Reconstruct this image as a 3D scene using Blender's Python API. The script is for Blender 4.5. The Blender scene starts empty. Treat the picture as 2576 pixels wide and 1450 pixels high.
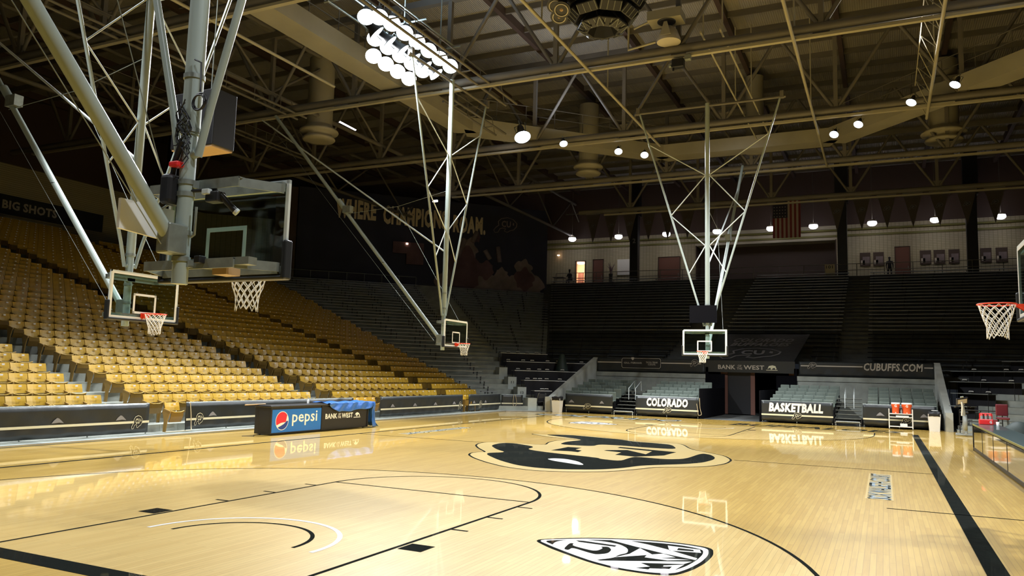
import bpy, bmesh, math, random
from mathutils import Vector, Matrix, geometry
random.seed(7)
SC = bpy.context.scene
COL = SC.collection
PI = math.pi
# ---------------------------------------------------------------- camera, world, exposure
cam_d = bpy.data.cameras.new('camera')
cam = bpy.data.objects.new('camera', cam_d)
COL.objects.link(cam)
cam_d.sensor_width = 36.0
cam_d.lens = 36.0 * 1956.63 / 2576.0
cam_d.clip_end = 400
def _cam():
    yaw, pit, rol = -0.4469, 0.1094, 0.0271
    f = Vector((math.sin(yaw) * math.cos(pit), math.cos(yaw) * math.cos(pit), math.sin(pit)))
    r = Vector((math.cos(yaw), -math.sin(yaw), 0)); u = r.cross(f)
    c, s = math.cos(rol), math.sin(rol)
    R, U = c * r + s * u, -s * r + c * u
    m = Matrix((R, U, -f)).transposed().to_4x4()
    m.translation = (6.7149, -19.5622, 1.9355)
    cam.matrix_world = m
_cam()
SC.camera = cam
w = bpy.data.worlds.new('world'); SC.world = w; w.use_nodes = True
w.node_tree.nodes['Background'].inputs[0].default_value = (0.55, 0.65, 0.8, 1)
w.node_tree.nodes['Background'].inputs[1].default_value = 0.02
SC.view_settings.view_transform = 'Standard'; SC.view_settings.look = 'None'
SC.view_settings.gamma = 1.0; SC.view_settings.use_curve_mapping = False
SC.view_settings.exposure = 0.0
SC.cycles.max_bounces = 6; SC.cycles.diffuse_bounces = 2; SC.cycles.glossy_bounces = 3
SC.cycles.transparent_max_bounces = 12; SC.cycles.sample_clamp_indirect = 4.0
SC.cycles.caustics_reflective = False; SC.cycles.caustics_refractive = False
COOL = (0.93, 0.97, 1.0)
KF = 1.95
# floodlights: (x, y, z, watts, aim) -- the housings are built further down around these places
FLOODS = []
for i in range(6):
    for j in range(4):  # lamps packed close so their lenses imitate the cluster's glare
        if (j == 0 and i < 2) or (j == 1 and i == 0): continue
        FLOODS.append((-11.2 + 0.67 * j, 2.9 + 0.85 * i, 14.25 + (0.25 if j % 2 else 0.0), {1: 1800, 2: 1500}.get(j, 0), 'throw' if j == 2 else 'main'))
FLOODS.append((-9.75, 2.1, 14.5, 0, 'main')); FLOODS.append((-9.0, 1.85, 14.25, 0, 'main'))
for x, y in ((-9.4, 14.8), (-7.9, 16.6), (-5.7, 18.9), (-4.6, 20.0), (4.8, 19.7), (5.9, 18.5), (8.0, 16.2), (9.5, 14.6)):
    FLOODS.append((x, y, 13.75, 1100, 'far'))
for x, y, wt in ((10.9, 2.0, 2600), (10.9, 6.0, 2600), (10.9, -4.0, 4200), (-10.9, -6.0, 4200), (9.5, -14.6, 1500), (5.9, -18.5, 700), (-5.9, -18.5, 700), (-9.5, -14.6, 1500)):
    FLOODS.append((x, y, 14.0, wt, 'near'))

# ---------------------------------------------------------------- materials
def nd(nt, t, **k):
    n = nt.nodes.new(t)
    for a, b in k.items(): setattr(n, a, b)
    return n
def mat(name, col, rough=0.5, metal=0.0, bump=0.0, bscale=40.0, var=0.0, vscale=3.0, coat=0.0, spec=0.5):
    m = bpy.data.materials.new(name); m.use_nodes = True
    nt = m.node_tree; b = nt.nodes['Principled BSDF']
    b.inputs['Base Color'].default_value = (*col, 1); b.inputs['Roughness'].default_value = rough
    b.inputs['Metallic'].default_value = metal; b.inputs['Coat Weight'].default_value = coat; b.inputs['Coat Roughness'].default_value = .03
    b.inputs['Specular IOR Level'].default_value = spec
    tc = nd(nt, 'ShaderNodeTexCoord')
    if var > 0:
        nz = nd(nt, 'ShaderNodeTexNoise'); nz.inputs['Scale'].default_value = vscale; nz.inputs['Detail'].default_value = 6
        nt.links.new(tc.outputs['Object'], nz.inputs['Vector'])
        rp = nd(nt, 'ShaderNodeMapRange'); rp.inputs['From Min'].default_value = .3; rp.inputs['From Max'].default_value = .7
        rp.inputs['To Min'].default_value = 1 - var; rp.inputs['To Max'].default_value = 1 + var
        nt.links.new(nz.outputs['Fac'], rp.inputs['Value'])
        vm = nd(nt, 'ShaderNodeVectorMath', operation='SCALE'); vm.inputs[0].default_value = col
        nt.links.new(rp.outputs['Result'], vm.inputs['Scale']); nt.links.new(vm.outputs[0], b.inputs['Base Color'])
    if bump > 0:
        n2 = nd(nt, 'ShaderNodeTexNoise'); n2.inputs['Scale'].default_value = bscale; n2.inputs['Detail'].default_value = 4
        nt.links.new(tc.outputs['Object'], n2.inputs['Vector'])
        bp = nd(nt, 'ShaderNodeBump'); bp.inputs['Strength'].default_value = bump; bp.inputs['Distance'].default_value = .02
        nt.links.new(n2.outputs['Fac'], bp.inputs['Height']); nt.links.new(bp.outputs['Normal'], b.inputs['Normal'])
    return m
def emis(name, col, s):
    m = bpy.data.materials.new(name); m.use_nodes = True; nt = m.node_tree
    nt.nodes.remove(nt.nodes['Principled BSDF'])
    e = nd(nt, 'ShaderNodeEmission'); e.inputs[0].default_value = (*col, 1); e.inputs[1].default_value = s
    nt.links.new(e.outputs[0], nt.nodes['Material Output'].inputs['Surface'])
    m.cycles.emission_sampling = 'NONE'
    return m
def wood(name, c1, c2, line):
    m = bpy.data.materials.new(name); m.use_nodes = True; nt = m.node_tree; b = nt.nodes['Principled BSDF']
    tc = nd(nt, 'ShaderNodeTexCoord'); mp = nd(nt, 'ShaderNodeMapping'); mp.inputs['Rotation'].default_value = (0, 0, PI / 2)
    nt.links.new(tc.outputs['Object'], mp.inputs['Vector'])
    br = nd(nt, 'ShaderNodeTexBrick'); br.offset = 0.37; br.squash = 1
    br.inputs['Scale'].default_value = 1; br.inputs['Brick Width'].default_value = 1.1; br.inputs['Row Height'].default_value = 0.064
    br.inputs['Mortar Size'].default_value = 0.0016; br.inputs['Mortar Smooth'].default_value = .3
    br.inputs['Color1'].default_value = (*c1, 1); br.inputs['Color2'].default_value = (*c2, 1); br.inputs['Mortar'].default_value = (*line, 1)
    nt.links.new(mp.outputs[0], br.inputs['Vector'])
    nz = nd(nt, 'ShaderNodeTexNoise'); nz.inputs['Scale'].default_value = 1.0; nz.inputs['Detail'].default_value = 8
    m2 = nd(nt, 'ShaderNodeMapping'); m2.inputs['Scale'].default_value = (30, 1.6, 1); nt.links.new(tc.outputs['Object'], m2.inputs['Vector'])
    nt.links.new(m2.outputs[0], nz.inputs['Vector'])
    mr = nd(nt, 'ShaderNodeMapRange'); mr.inputs['From Min'].default_value = .3; mr.inputs['From Max'].default_value = .7
    mr.inputs['To Min'].default_value = .93; mr.inputs['To Max'].default_value = 1.06; nt.links.new(nz.outputs['Fac'], mr.inputs['Value'])
    vm = nd(nt, 'ShaderNodeVectorMath', operation='SCALE'); nt.links.new(br.outputs['Color'], vm.inputs[0]); nt.links.new(mr.outputs[0], vm.inputs['Scale'])
    nt.links.new(vm.outputs[0], b.inputs['Base Color'])
    b.inputs['Roughness'].default_value = .4; b.inputs['Coat Weight'].default_value = .85; b.inputs['Coat Roughness'].default_value = .03
    b.inputs['Coat IOR'].default_value = 1.5
    n3 = nd(nt, 'ShaderNodeTexNoise'); n3.inputs['Scale'].default_value = 1.3; n3.inputs['Detail'].default_value = 3
    nt.links.new(tc.outputs['Object'], n3.inputs['Vector'])
    bp = nd(nt, 'ShaderNodeBump'); bp.inputs['Strength'].default_value = .05; bp.inputs['Distance'].default_value = .002
    nt.links.new(n3.outputs['Fac'], bp.inputs['Height']); nt.links.new(bp.outputs[0], b.inputs['Coat Normal'])
    return m
def corrug(name, col, axis, freq, rough=.7, amp=.5):
    m = mat(name, col, rough, var=.12, vscale=.6); nt = m.node_tree; b = nt.nodes['Principled BSDF']
    tc = nd(nt, 'ShaderNodeTexCoord'); wv = nd(nt, 'ShaderNodeTexWave'); wv.bands_direction = axis
    wv.inputs['Scale'].default_value = freq; nt.links.new(tc.outputs['Object'], wv.inputs['Vector'])
    bp = nd(nt, 'ShaderNodeBump'); bp.inputs['Strength'].default_value = amp; bp.inputs['Distance'].default_value = .05
    nt.links.new(wv.outputs['Fac'], bp.inputs['Height']); nt.links.new(bp.outputs[0], b.inputs['Normal'])
    return m
def blocks(name, col):
    m = mat(name, col, .8); nt = m.node_tree; b = nt.nodes['Principled BSDF']
    tc = nd(nt, 'ShaderNodeTexCoord'); mp = nd(nt, 'ShaderNodeMapping'); mp.inputs['Rotation'].default_value = (PI / 2, 0, 0)
    nt.links.new(tc.outputs['Object'], mp.inputs['Vector'])
    br = nd(nt, 'ShaderNodeTexBrick'); br.offset = 0; br.inputs['Scale'].default_value = 1
    br.inputs['Brick Width'].default_value = .30; br.inputs['Row Height'].default_value = .14; br.inputs['Mortar Size'].default_value = .022
    br.inputs['Color1'].default_value = (*col, 1); br.inputs['Color2'].default_value = (col[0] * .9, col[1] * .9, col[2] * .9, 1)
    br.inputs['Mortar'].default_value = (col[0] * .6, col[1] * .6, col[2] * .55, 1)
    nt.links.new(mp.outputs[0], br.inputs['Vector']); nt.links.new(br.outputs[0], b.inputs['Base Color'])
    return m
M = dict(
 maple=wood('maple_pale', (.86, .61, .215), (.79, .535, .175), (.42, .26, .09)),
 gold=wood('maple_golden', (.76, .495, .11), (.66, .41, .08), (.32, .19, .045)),
 paintk=mat('court_paint_black', (.016, .018, .016), .55, var=.15, vscale=20, coat=.35, spec=.0),
 paintw=mat('court_paint_white', (.93, .92, .88), .3, coat=.4),
 paintg=mat('court_paint_gold', (.76, .56, .22), .3, coat=.5),
 paintb=mat('court_paint_blue', (.45, .56, .62), .3, coat=.4),
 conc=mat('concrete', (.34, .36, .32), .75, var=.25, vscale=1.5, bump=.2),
 concw=mat('concrete_wing_lightened', (.58, .60, .55), .75, var=.15, vscale=1.5, bump=.2),  # lighter copy of the concrete, makes up for weak light on the wings
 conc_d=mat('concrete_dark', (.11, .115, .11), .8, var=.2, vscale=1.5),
 curb=mat('curb_paint', (.46, .50, .47), .4, var=.12, vscale=2),
 seat=mat('golden_plastic', (.57, .345, .035), .33, var=.06, vscale=4),
 seat_d=mat('golden_plastic_shaded', (.20, .115, .015), .45),  # darker copy of the seat plastic, paints the shade between rows
 iron=mat('seat_iron', (.30, .18, .04), .5),
 tag=mat('number_plate', (.92, .9, .85), .3),
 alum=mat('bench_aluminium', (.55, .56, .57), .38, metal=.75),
 benchd=mat('bench_grey', (.05, .05, .05), .5),
 steel=mat('painted_steel_pale', (.36, .42, .39), .35, var=.05, vscale=2),
 steelw=mat('painted_steel_white', (.66, .72, .72), .3),
 galv=mat('galvanised', (.30, .33, .30), .42, metal=.5, var=.15, vscale=8),
 dkst=mat('truss_steel', (.15, .137, .115), .6, var=.12, vscale=1),
 ltst=mat('tray_steel', (.38, .35, .26), .5, var=.08, vscale=1),
 duct=mat('duct_sheet', (.30, .28, .22), .6, var=.1, vscale=.7),
 black=mat('black_plastic', (.012, .012, .014), .45),
 rubber=mat('black_padding', (.018, .02, .022), .35),
 vinyl=mat('black_vinyl', (.022, .026, .028), .38, bump=.5, bscale=2.5),
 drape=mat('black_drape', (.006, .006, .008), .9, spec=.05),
 cloth=mat('black_table_cloth', (.014, .013, .016), .85),
 bluek=mat('curtain_blue_black', (.035, .04, .075), .85, var=.15, vscale=.4),
 lett=mat('banner_lettering_tan', (.75, .66, .50), .8),
 ghost=mat('banner_print_grey', (.22, .18, .19), .85, var=.35, vscale=.9),
 ghost2=mat('banner_print_grey_dark', (.13, .08, .10), .85, var=.3, vscale=.9),
 white=mat('white_plastic', (.82, .82, .80), .4),
 whitet=mat('white_print', (.88, .88, .86), .5),
 cream=mat('cream_print', (.72, .70, .52), .5),
 greyp=mat('grey_print', (.24, .24, .26), .6),
 tanp=mat('tan_print', (.52, .48, .42), .6),
 gold_p=mat('gold_print', (.55, .45, .22), .5),
 orange=mat('rim_orange', (.88, .06, .02), .35),
 net=mat('net_cord', (.88, .86, .80), .7),
 gold_wood=mat('light_wood', (.45, .30, .16), .5),  # also paints the lit bottom of the hanging loudspeaker
 padg=mat('grey_green_upholstery', (.155, .19, .165), .75, var=.08, vscale=6),
 pepsib=mat('panel_blue', (.01, .17, .62), .3), red=mat('red_print', (.75, .02, .05), .4), navy=mat('navy_print', (.01, .05, .30), .4),
 tarp=mat('blue_tarp', (.03, .14, .52), .38, bump=.6, bscale=5),
 cooler=mat('orange_plastic', (.85, .12, .03), .35), redpl=mat('red_plastic', (.80, .03, .03), .35),
 wall=blocks('cream_block', (.52, .47, .33)), wallp=mat('cream_paint', (.50, .47, .36), .8, var=.1, vscale=1),
 olive=mat('olive_trim', (.19, .18, .05), .6),
 rdoor=mat('red_brown_door', (.17, .07, .05), .55), brown=mat('brown_panel', (.07, .045, .035), .6),
 deck=corrug('roof_deck', (.30, .28, .24), 'X', 3.0), 
 grn=mat('green_black_tarp', (.02, .035, .03), .6, bump=.5, bscale=4),
 maroon=mat('maroon_vinyl', (.17, .02, .035), .45),
 rope=mat('rope', (.45, .38, .25), .8),
 grey=mat('grey_plastic', (.26, .28, .27), .45, var=.08, vscale=5),
 mirror=mat('glossy_black_panel', (.02, .022, .02), .06, coat=1.0, spec=.8),
 tablet=mat('dark_table_top', (.05, .085, .085), .3, coat=.3),
 skin=mat('dark_clothing', (.015, .015, .02), .8),
 flagr=mat('flag_red', (.20, .03, .04), .8), flagw=mat('flag_white', (.42, .36, .36), .8), flagb=mat('flag_blue', (.02, .025, .06), .8),
 penn=mat('pennant_cloth', (.07, .06, .06), .85),
 lamp=emis('floodlight_lens', (.82, .91, 1.0), 9), lamps=emis('downlight_lens', (1.0, .93, 1.0), 9),
 warm=emis('warm_lamp', (1.0, .62, .40), 5), warmroom=mat('lit_room_plaster', (.75, .48, .33), .8),
 screen=mat('dark_glass', (.02, .02, .025), .1),
)
def glassmat():
    m = bpy.data.materials.new('board_glass'); m.use_nodes = True; nt = m.node_tree; nt.nodes.remove(nt.nodes['Principled BSDF'])
    t = nd(nt, 'ShaderNodeBsdfTransparent'); t.inputs[0].default_value = (.80, .88, .85, 1)
    g = nd(nt, 'ShaderNodeBsdfGlossy'); g.inputs['Roughness'].default_value = .03
    fr = nd(nt, 'ShaderNodeMath', operation='MULTIPLY_ADD'); lw = nd(nt, 'ShaderNodeLayerWeight'); lw.inputs[0].default_value = .5; pw = nd(nt, 'ShaderNodeMath', operation='POWER'); pw.inputs[1].default_value = 4.0; nt.links.new(lw.outputs['Facing'], pw.inputs[0]); nt.links.new(pw.outputs[0], fr.inputs[0]); fr.inputs[1].default_value = .5; fr.inputs[2].default_value = .035
    mx = nd(nt, 'ShaderNodeMixShader'); nt.links.new(fr.outputs[0], mx.inputs[0]); nt.links.new(t.outputs[0], mx.inputs[1]); nt.links.new(g.outputs[0], mx.inputs[2])
    nt.links.new(mx.outputs[0], nt.nodes['Material Output'].inputs['Surface'])
    return m
M['glass'] = glassmat()

# ---------------------------------------------------------------- mesh helpers
ORG = {}
def wloc(o):
    v = Vector((0, 0, 0))
    while o is not None:
        v += o.location; o = o.parent
    return v
class MB:
    def __init__(s, m='black'):
        s.v = []; s.f = []; s.mi = []; s.sm = []; s.ms = []; s.use(m); s.smooth = False; s.X = None
    def use(s, m):
        if m not in s.ms: s.ms.append(m)
        s.c = s.ms.index(m); return s
    def add(s, vs, fs):
        b = len(s.v)
        for p in vs:
            p = Vector(p)
            s.v.append(s.X @ p if s.X else p)
        for f in fs:
            s.f.append(tuple(b + i for i in f)); s.mi.append(s.c); s.sm.append(s.smooth)
        return s
    def box(s, a, b):
        (x0, y0, z0), (x1, y1, z1) = a, b
        x0, x1 = min(x0, x1), max(x0, x1); y0, y1 = min(y0, y1), max(y0, y1); z0, z1 = min(z0, z1), max(z0, z1)
        return s.add([(x0, y0, z0), (x1, y0, z0), (x1, y1, z0), (x0, y1, z0), (x0, y0, z1), (x1, y0, z1), (x1, y1, z1), (x0, y1, z1)],
                     [(0, 3, 2, 1), (4, 5, 6, 7), (0, 1, 5, 4), (1, 2, 6, 5), (2, 3, 7, 6), (3, 0, 4, 7)])
    def cbox(s, c, size): return s.box([c[i] - size[i] / 2 for i in range(3)], [c[i] + size[i] / 2 for i in range(3)])
    def rbox(s, a, b, r=.01, seg=2):
        bm = bmesh.new(); bmesh.ops.create_cube(bm, size=1)
        c = [(a[i] + b[i]) / 2 for i in range(3)]; d = [abs(a[i] - b[i]) for i in range(3)]
        for v in bm.verts: v.co = Vector((c[0] + v.co.x * d[0], c[1] + v.co.y * d[1], c[2] + v.co.z * d[2]))
        bmesh.ops.bevel(bm, geom=bm.edges[:], offset=min(r, min(d) * .45), segments=seg, affect='EDGES', profile=.5)
        bm.verts.index_update()
        s.add([v.co.copy() for v in bm.verts], [tuple(v.index for v in f.verts) for f in bm.faces]); bm.free(); return s
    def tube(s, pts, r, n=8, cap=True, r2=None):
        pts = [Vector(p) for p in pts]; vs = []; fs = []
        k = len(pts); sm = s.smooth; 
        up = None
        for i, p in enumerate(pts):
            t = (pts[min(i + 1, k - 1)] - pts[max(i - 1, 0)]).normalized()
            if up is None: up = Vector((0, 0, 1)) if abs(t.z) < .9 else Vector((1, 0, 0))
            a = t.cross(up)
            if a.length < 1e-4: a = t.orthogonal()
            a.normalize(); b = t.cross(a).normalized(); up = -b if b.dot(up) < 0 else b
            b = t.cross(a)
            rr = r if r2 is None else r + (r2 - r) * i / max(1, k - 1)
            for j in range(n):
                an = 2 * PI * j / n; vs.append(p + (a * math.cos(an) + b * math.sin(an)) * rr)
        for i in range(k - 1):
            for j in range(n):
                fs.append((i * n + j, i * n + (j + 1) % n, (i + 1) * n + (j + 1) % n, (i + 1) * n + j))
        s.smooth = True; s.add(vs, fs); s.smooth = sm
        if cap and n > 2:
            s.add(vs[:n], [tuple(range(n))[::-1]]); s.add(vs[-n:], [tuple(range(n))])
        return s
    def ring(s, c, R, r, n=32, m=6, ax='z', a0=0, a1=2 * PI):
        pts = []
        full = abs(a1 - a0 - 2 * PI) < 1e-3
        for i in range(n + 1):
            a = a0 + (a1 - a0) * i / n
            if ax == 'z': pts.append((c[0] + R * math.cos(a), c[1] + R * math.sin(a), c[2]))
            elif ax == 'y': pts.append((c[0] + R * math.cos(a), c[1], c[2] + R * math.sin(a)))
            else: pts.append((c[0], c[1] + R * math.cos(a), c[2] + R * math.sin(a)))
        return s.tube(pts, r, m, cap=not full)
    def lathe(s, prof, c=(0, 0, 0), n=20, cap=True):
        vs = []; fs = []; sm = s.smooth
        for r, z in prof:
            for j in range(n):
                a = 2 * PI * j / n; vs.append((c[0] + r * math.cos(a), c[1] + r * math.sin(a), c[2] + z))
        for i in range(len(prof) - 1):
            for j in range(n):
                fs.append((i * n + j, i * n + (j + 1) % n, (i + 1) * n + (j + 1) % n, (i + 1) * n + j))
        s.smooth = True; s.add(vs, fs); s.smooth = sm
        if cap:
            s.add(vs[:n], [tuple(range(n))[::-1]]); s.add(vs[-n:], [tuple(range(n))])
        return s
    def prism(s, poly, F, d):
        """poly in the (u,v) plane of frame F (4x4), thickness d along its w axis"""
        tris = geometry.tessellate_polygon([[Vector((u, v, 0)) for u, v in poly]])
        n = len(poly)
        area = sum(poly[i][0] * poly[(i + 1) % n][1] - poly[(i + 1) % n][0] * poly[i][1] for i in range(n))
        if area < 0: poly = poly[::-1]; tris = [tuple(n - 1 - i for i in t) for t in tris]
        def ccw(t):
            a, b, c = (poly[i] for i in t)
            return t if (b[0] - a[0]) * (c[1] - a[1]) - (b[1] - a[1]) * (c[0] - a[0]) > 0 else t[::-1]
        tris = [ccw(tuple(t)) for t in tris]
        vs = [F @ Vector((u, v, 0)) for u, v in poly] + [F @ Vector((u, v, d)) for u, v in poly]
        fs = [tuple(n + i for i in t) for t in tris] + [t[::-1] for t in tris]
        fs += [(i, (i + 1) % n, n + (i + 1) % n, n + i) for i in range(n)]
        return s.add(vs, fs)
    def build(s, name, parent=None, org=None):
        me = bpy.data.meshes.new(name)
        if parent is not None: o = wloc(parent)
        elif org is not None: o = Vector(org)
        else:
            xs = [p.x for p in s.v]; ys = [p.y for p in s.v]
            o = Vector(((min(xs) + max(xs)) / 2, (min(ys) + max(ys)) / 2, min(p.z for p in s.v)))
        me.from_pydata([p - o for p in s.v], [], s.f)
        for m in s.ms: me.materials.append(M[m])
        me.polygons.foreach_set('material_index', s.mi); me.polygons.foreach_set('use_smooth', s.sm)
        me.update()
        ob = bpy.data.objects.new(name, me); COL.objects.link(ob)
        if parent is not None: ob.parent = parent
        else: ob.location = o
        return ob
def tag(o, label=None, cat=None, group=None, kind=None):
    if label: o['label'] = label
    if cat: o['category'] = cat
    if group: o['group'] = group
    if kind: o['kind'] = kind
    return o
def thing(name, label, cat, loc=(0, 0, 0), group=None, rz=0):
    o = bpy.data.objects.new(name, None); COL.objects.link(o); o.location = loc; o.empty_display_size = .1
    o.rotation_euler = (0, 0, rz)
    return tag(o, label, cat, group)
def struct(o): o['kind'] = 'structure'; return o
def dup(root, loc, rz, label=None, group=None):
    r = root.copy(); COL.objects.link(r); r.location = loc; r.rotation_euler = (0, 0, rz)
    if label: r['label'] = label
    if group: r['group'] = group
    for ch in KIDS(root):
        c = ch.copy(); COL.objects.link(c); c.parent = r
        for g in KIDS(ch):
            d = g.copy(); COL.objects.link(d); d.parent = c
    return r
_K = {}
def KIDS(o):
    if o.name not in _K: _K[o.name] = list(o.children)
    return _K[o.name]
def frame(o, x, y):
    x = Vector(x).normalized(); y = Vector(y).normalized(); z = x.cross(y)
    m = Matrix((x, y, z)).transposed().to_4x4(); m.translation = o
    return m
def textmb(mb, body, F, u0, v0, width, height, bold=0.0, shear=0.0, d=.004):
    """the words as mesh, fitted into width x height with lower left corner (u0,v0) of frame F"""
    cu = bpy.data.curves.new('t', 'FONT'); cu.body = body; cu.size = 1; cu.offset = bold; cu.shear = shear; cu.resolution_u = 2
    cu.space_character = 1.0 + bold * 2; cu.space_line = .85; cu.align_x = 'CENTER'; cu.space_word = .8
    ob = bpy.data.objects.new('t', cu)
    me = bpy.data.meshes.new_from_object(ob)
    xs = [v.co.x for v in me.vertices]; ys = [v.co.y for v in me.vertices]
    sx = width / (max(xs) - min(xs)); sy = height / (max(ys) - min(ys))
    vs = [F @ Vector((u0 + (v.co.x - min(xs)) * sx, v0 + (v.co.y - min(ys)) * sy, d)) for v in me.vertices]
    nz = F.to_3x3().col[2]
    fs = []
    for p in me.polygons:
        a, b, c = (vs[i] for i in p.vertices[:3])
        t = tuple(p.vertices)
        if (b - a).cross(c - a).dot(nz) < 0: t = t[::-1]
        fs.append(t)
    mb.add(vs, fs)
    bpy.data.objects.remove(ob); bpy.data.curves.remove(cu); bpy.data.meshes.remove(me)
    return mb
BUF = [(.054, 0), (0, .11), (.11, .27), (.22, .38), (.19, .57), (.32, .73), (.57, .80), (.81, .73), (.97, .54), (.95, .38), (.84, .22), (.68, .16), (.57, .065), (.46, .11), (.51, .24), (.35, .27), (.24, .22), (.16, .03)]
def grow(poly, d):
    cx = sum(p[0] for p in poly) / len(poly); cy = sum(p[1] for p in poly) / len(poly)
    out = []
    n = len(poly); ar = sum(poly[i][0] * poly[(i + 1) % n][1] - poly[(i + 1) % n][0] * poly[i][1] for i in range(n))
    sg = 1 if ar > 0 else -1
    for i in range(n):
        a, b, c = Vector(poly[i - 1]), Vector(poly[i]), Vector(poly[(i + 1) % n])
        e = (b - a).normalized() + (c - b).normalized()
        if e.length < .2: e = (c - b)
        e.normalize(); out.append((b.x + e.y * d * sg, b.y - e.x * d * sg))
    return out
def emblem(mb, F, u, v, wdt, hgt, outl='cream', body='black', lett='cream', d=.004):
    P = lambda pl: [(u + a * wdt, v + b * hgt / .8) for a, b in pl]
    mb.use(outl); mb.prism(P(grow(BUF, .035)), F, d)
    mb.use(body); mb.prism(P(BUF), F, d * 1.8)
    mb.use(lett); textmb(mb, 'CU', F, u + wdt * .32, v + hgt * .38, wdt * .40, hgt * .42, bold=.03, d=d * 2.6)
    mb.prism(P([(.80, .45), (.86, .42), (.86, .55), (.81, .58)]), F, d * 2.6)
ORD = ['zeroth', 'first', 'second', 'third', 'fourth', 'fifth', 'sixth', 'seventh', 'eighth', 'ninth', 'tenth', 'eleventh', 'twelfth', 'thirteenth', 'fourteenth', 'fifteenth', 'sixteenth', 'seventeenth', 'eighteenth', 'nineteenth', 'twentieth']
def ordn(n):
    if n <= 20: return ORD[n]
    if n == 30: return 'thirtieth'
    return ('twenty-' if n < 30 else 'thirty-') + ORD[n % 10]
# ================================================================ FLOOR AND MARKINGS
B = -14.325; FT = .3048
XY = Matrix.Identity(4)
def flat(z): 
    m = Matrix.Identity(4); m.translation = (0, 0, z); return m
mb = MB('gold'); mb.prism([(-10.75, -32), (11.4, -32), (11.4, 18.2), (9.0, 18.2), (9.0, 18.55), (-8.9, 18.55), (-8.9, 18.3), (-10.75, 16.6)], flat(-.03), .03)
floor = struct(mb.build('floor', org=(0, 0, 0)))
mb = MB('conc_d'); mb.box((-60, -45, -.25), (60, 60, -.035)); struct(mb.build('floor', org=(0, 0, 0)))
def arc(cx, cy, r, a0, a1, n=64): return [(cx + r * math.cos(a0 + (a1 - a0) * i / n), cy + r * math.sin(a0 + (a1 - a0) * i / n)) for i in range(n + 1)]
def stroke(mb, pts, wd, z=.0015, zt=.001, closed=False):
    n = len(pts)
    L, R = [], []
    for i in range(n):
        a = Vector(pts[max(i - 1, 0)]); b = Vector(pts[min(i + 1, n - 1)]); t = (b - a).normalized(); nrm = Vector((-t.y, t.x)); c = Vector(pts[i])
        L.append(c + nrm * wd / 2); R.append(c - nrm * wd / 2)
    vs = [(p.x, p.y, z) for p in L] + [(p.x, p.y, z) for p in R]
    mb.add(vs, [(n + i, n + i + 1, i + 1, i) for i in range(n - 1)])
R3 = 6.325; HY = B + 1.575
# paler maple inside each arc
for sg in (1, -1):
    pts = [(sg * x, sg * y) for x, y in ([(R3, B), ] + arc(0, HY, R3, 0, PI) + [(-R3, B)])]
    MB('maple').prism(pts, flat(.0), .0012).build('maple_panel', floor)
mk = MB('paintk')
for sg in (1, -1):
    T = lambda pts: [(sg * x, sg * y) for x, y in pts]
    stroke(mk, T([(R3, B)] + arc(0, HY, R3, 0, PI) + [(-R3, B)]), .05, .003)
    stroke(mk, T([(1.83, B), (1.83, B + 5.79)] + arc(0, B + 5.79, 1.83, 0, PI, 40) + [(-1.83, B)]), .05, .003)
    stroke(mk, T([(-1.83, B + 5.79), (1.83, B + 5.79)]), .05, .003)
    for s2 in (1, -1):
        stroke(mk, T([(s2 * 2.03, B + 2.134), (s2 * 2.03, B + 2.44)]), .30, .003)
        for q in (11.08, 14.25, 17.42): stroke(mk, T([(s2 * 1.85, B + q * FT), (s2 * 2.08, B + q * FT)]), .05, .003)
    stroke(mk, T([(.91, HY)] + arc(0, HY, .91, 0, PI, 32)), .05, .003)
stroke(mk, [(-7.62, 0), (-3.3, 0)], .05, .003); stroke(mk, [(3.4, 0), (7.62, 0)], .05, .003)
stroke(mk, [(6.7, -5.8), (9.2, -5.8)], .05, .003)
mk.build('court_line', floor)
mk = MB('paintk')
stroke(mk, [(7.62 + .11, B - .25), (7.62 + .11, -B + .25)], .22, .003); stroke(mk, [(-7.62 - .05, B - .1), (-7.62 - .05, -B + .1)], .10, .003)
mk.build('sideline', floor)
mk = MB('paintk')
stroke(mk, [(-7.8, B - .13), (7.84, B - .13)], .26, .0031); stroke(mk, [(-7.8, -B + .03), (7.84, -B + .03)], .06, .0031)
mk.build('baseline', floor)
mk = MB('paintw')
for sg in (1, -1): stroke(mk, [(sg * x, sg * y) for x, y in arc(0, HY, 1.22, -.06, PI + .06, 40)], .06, .0034)
mk.build('restricted_arc', floor)
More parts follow.
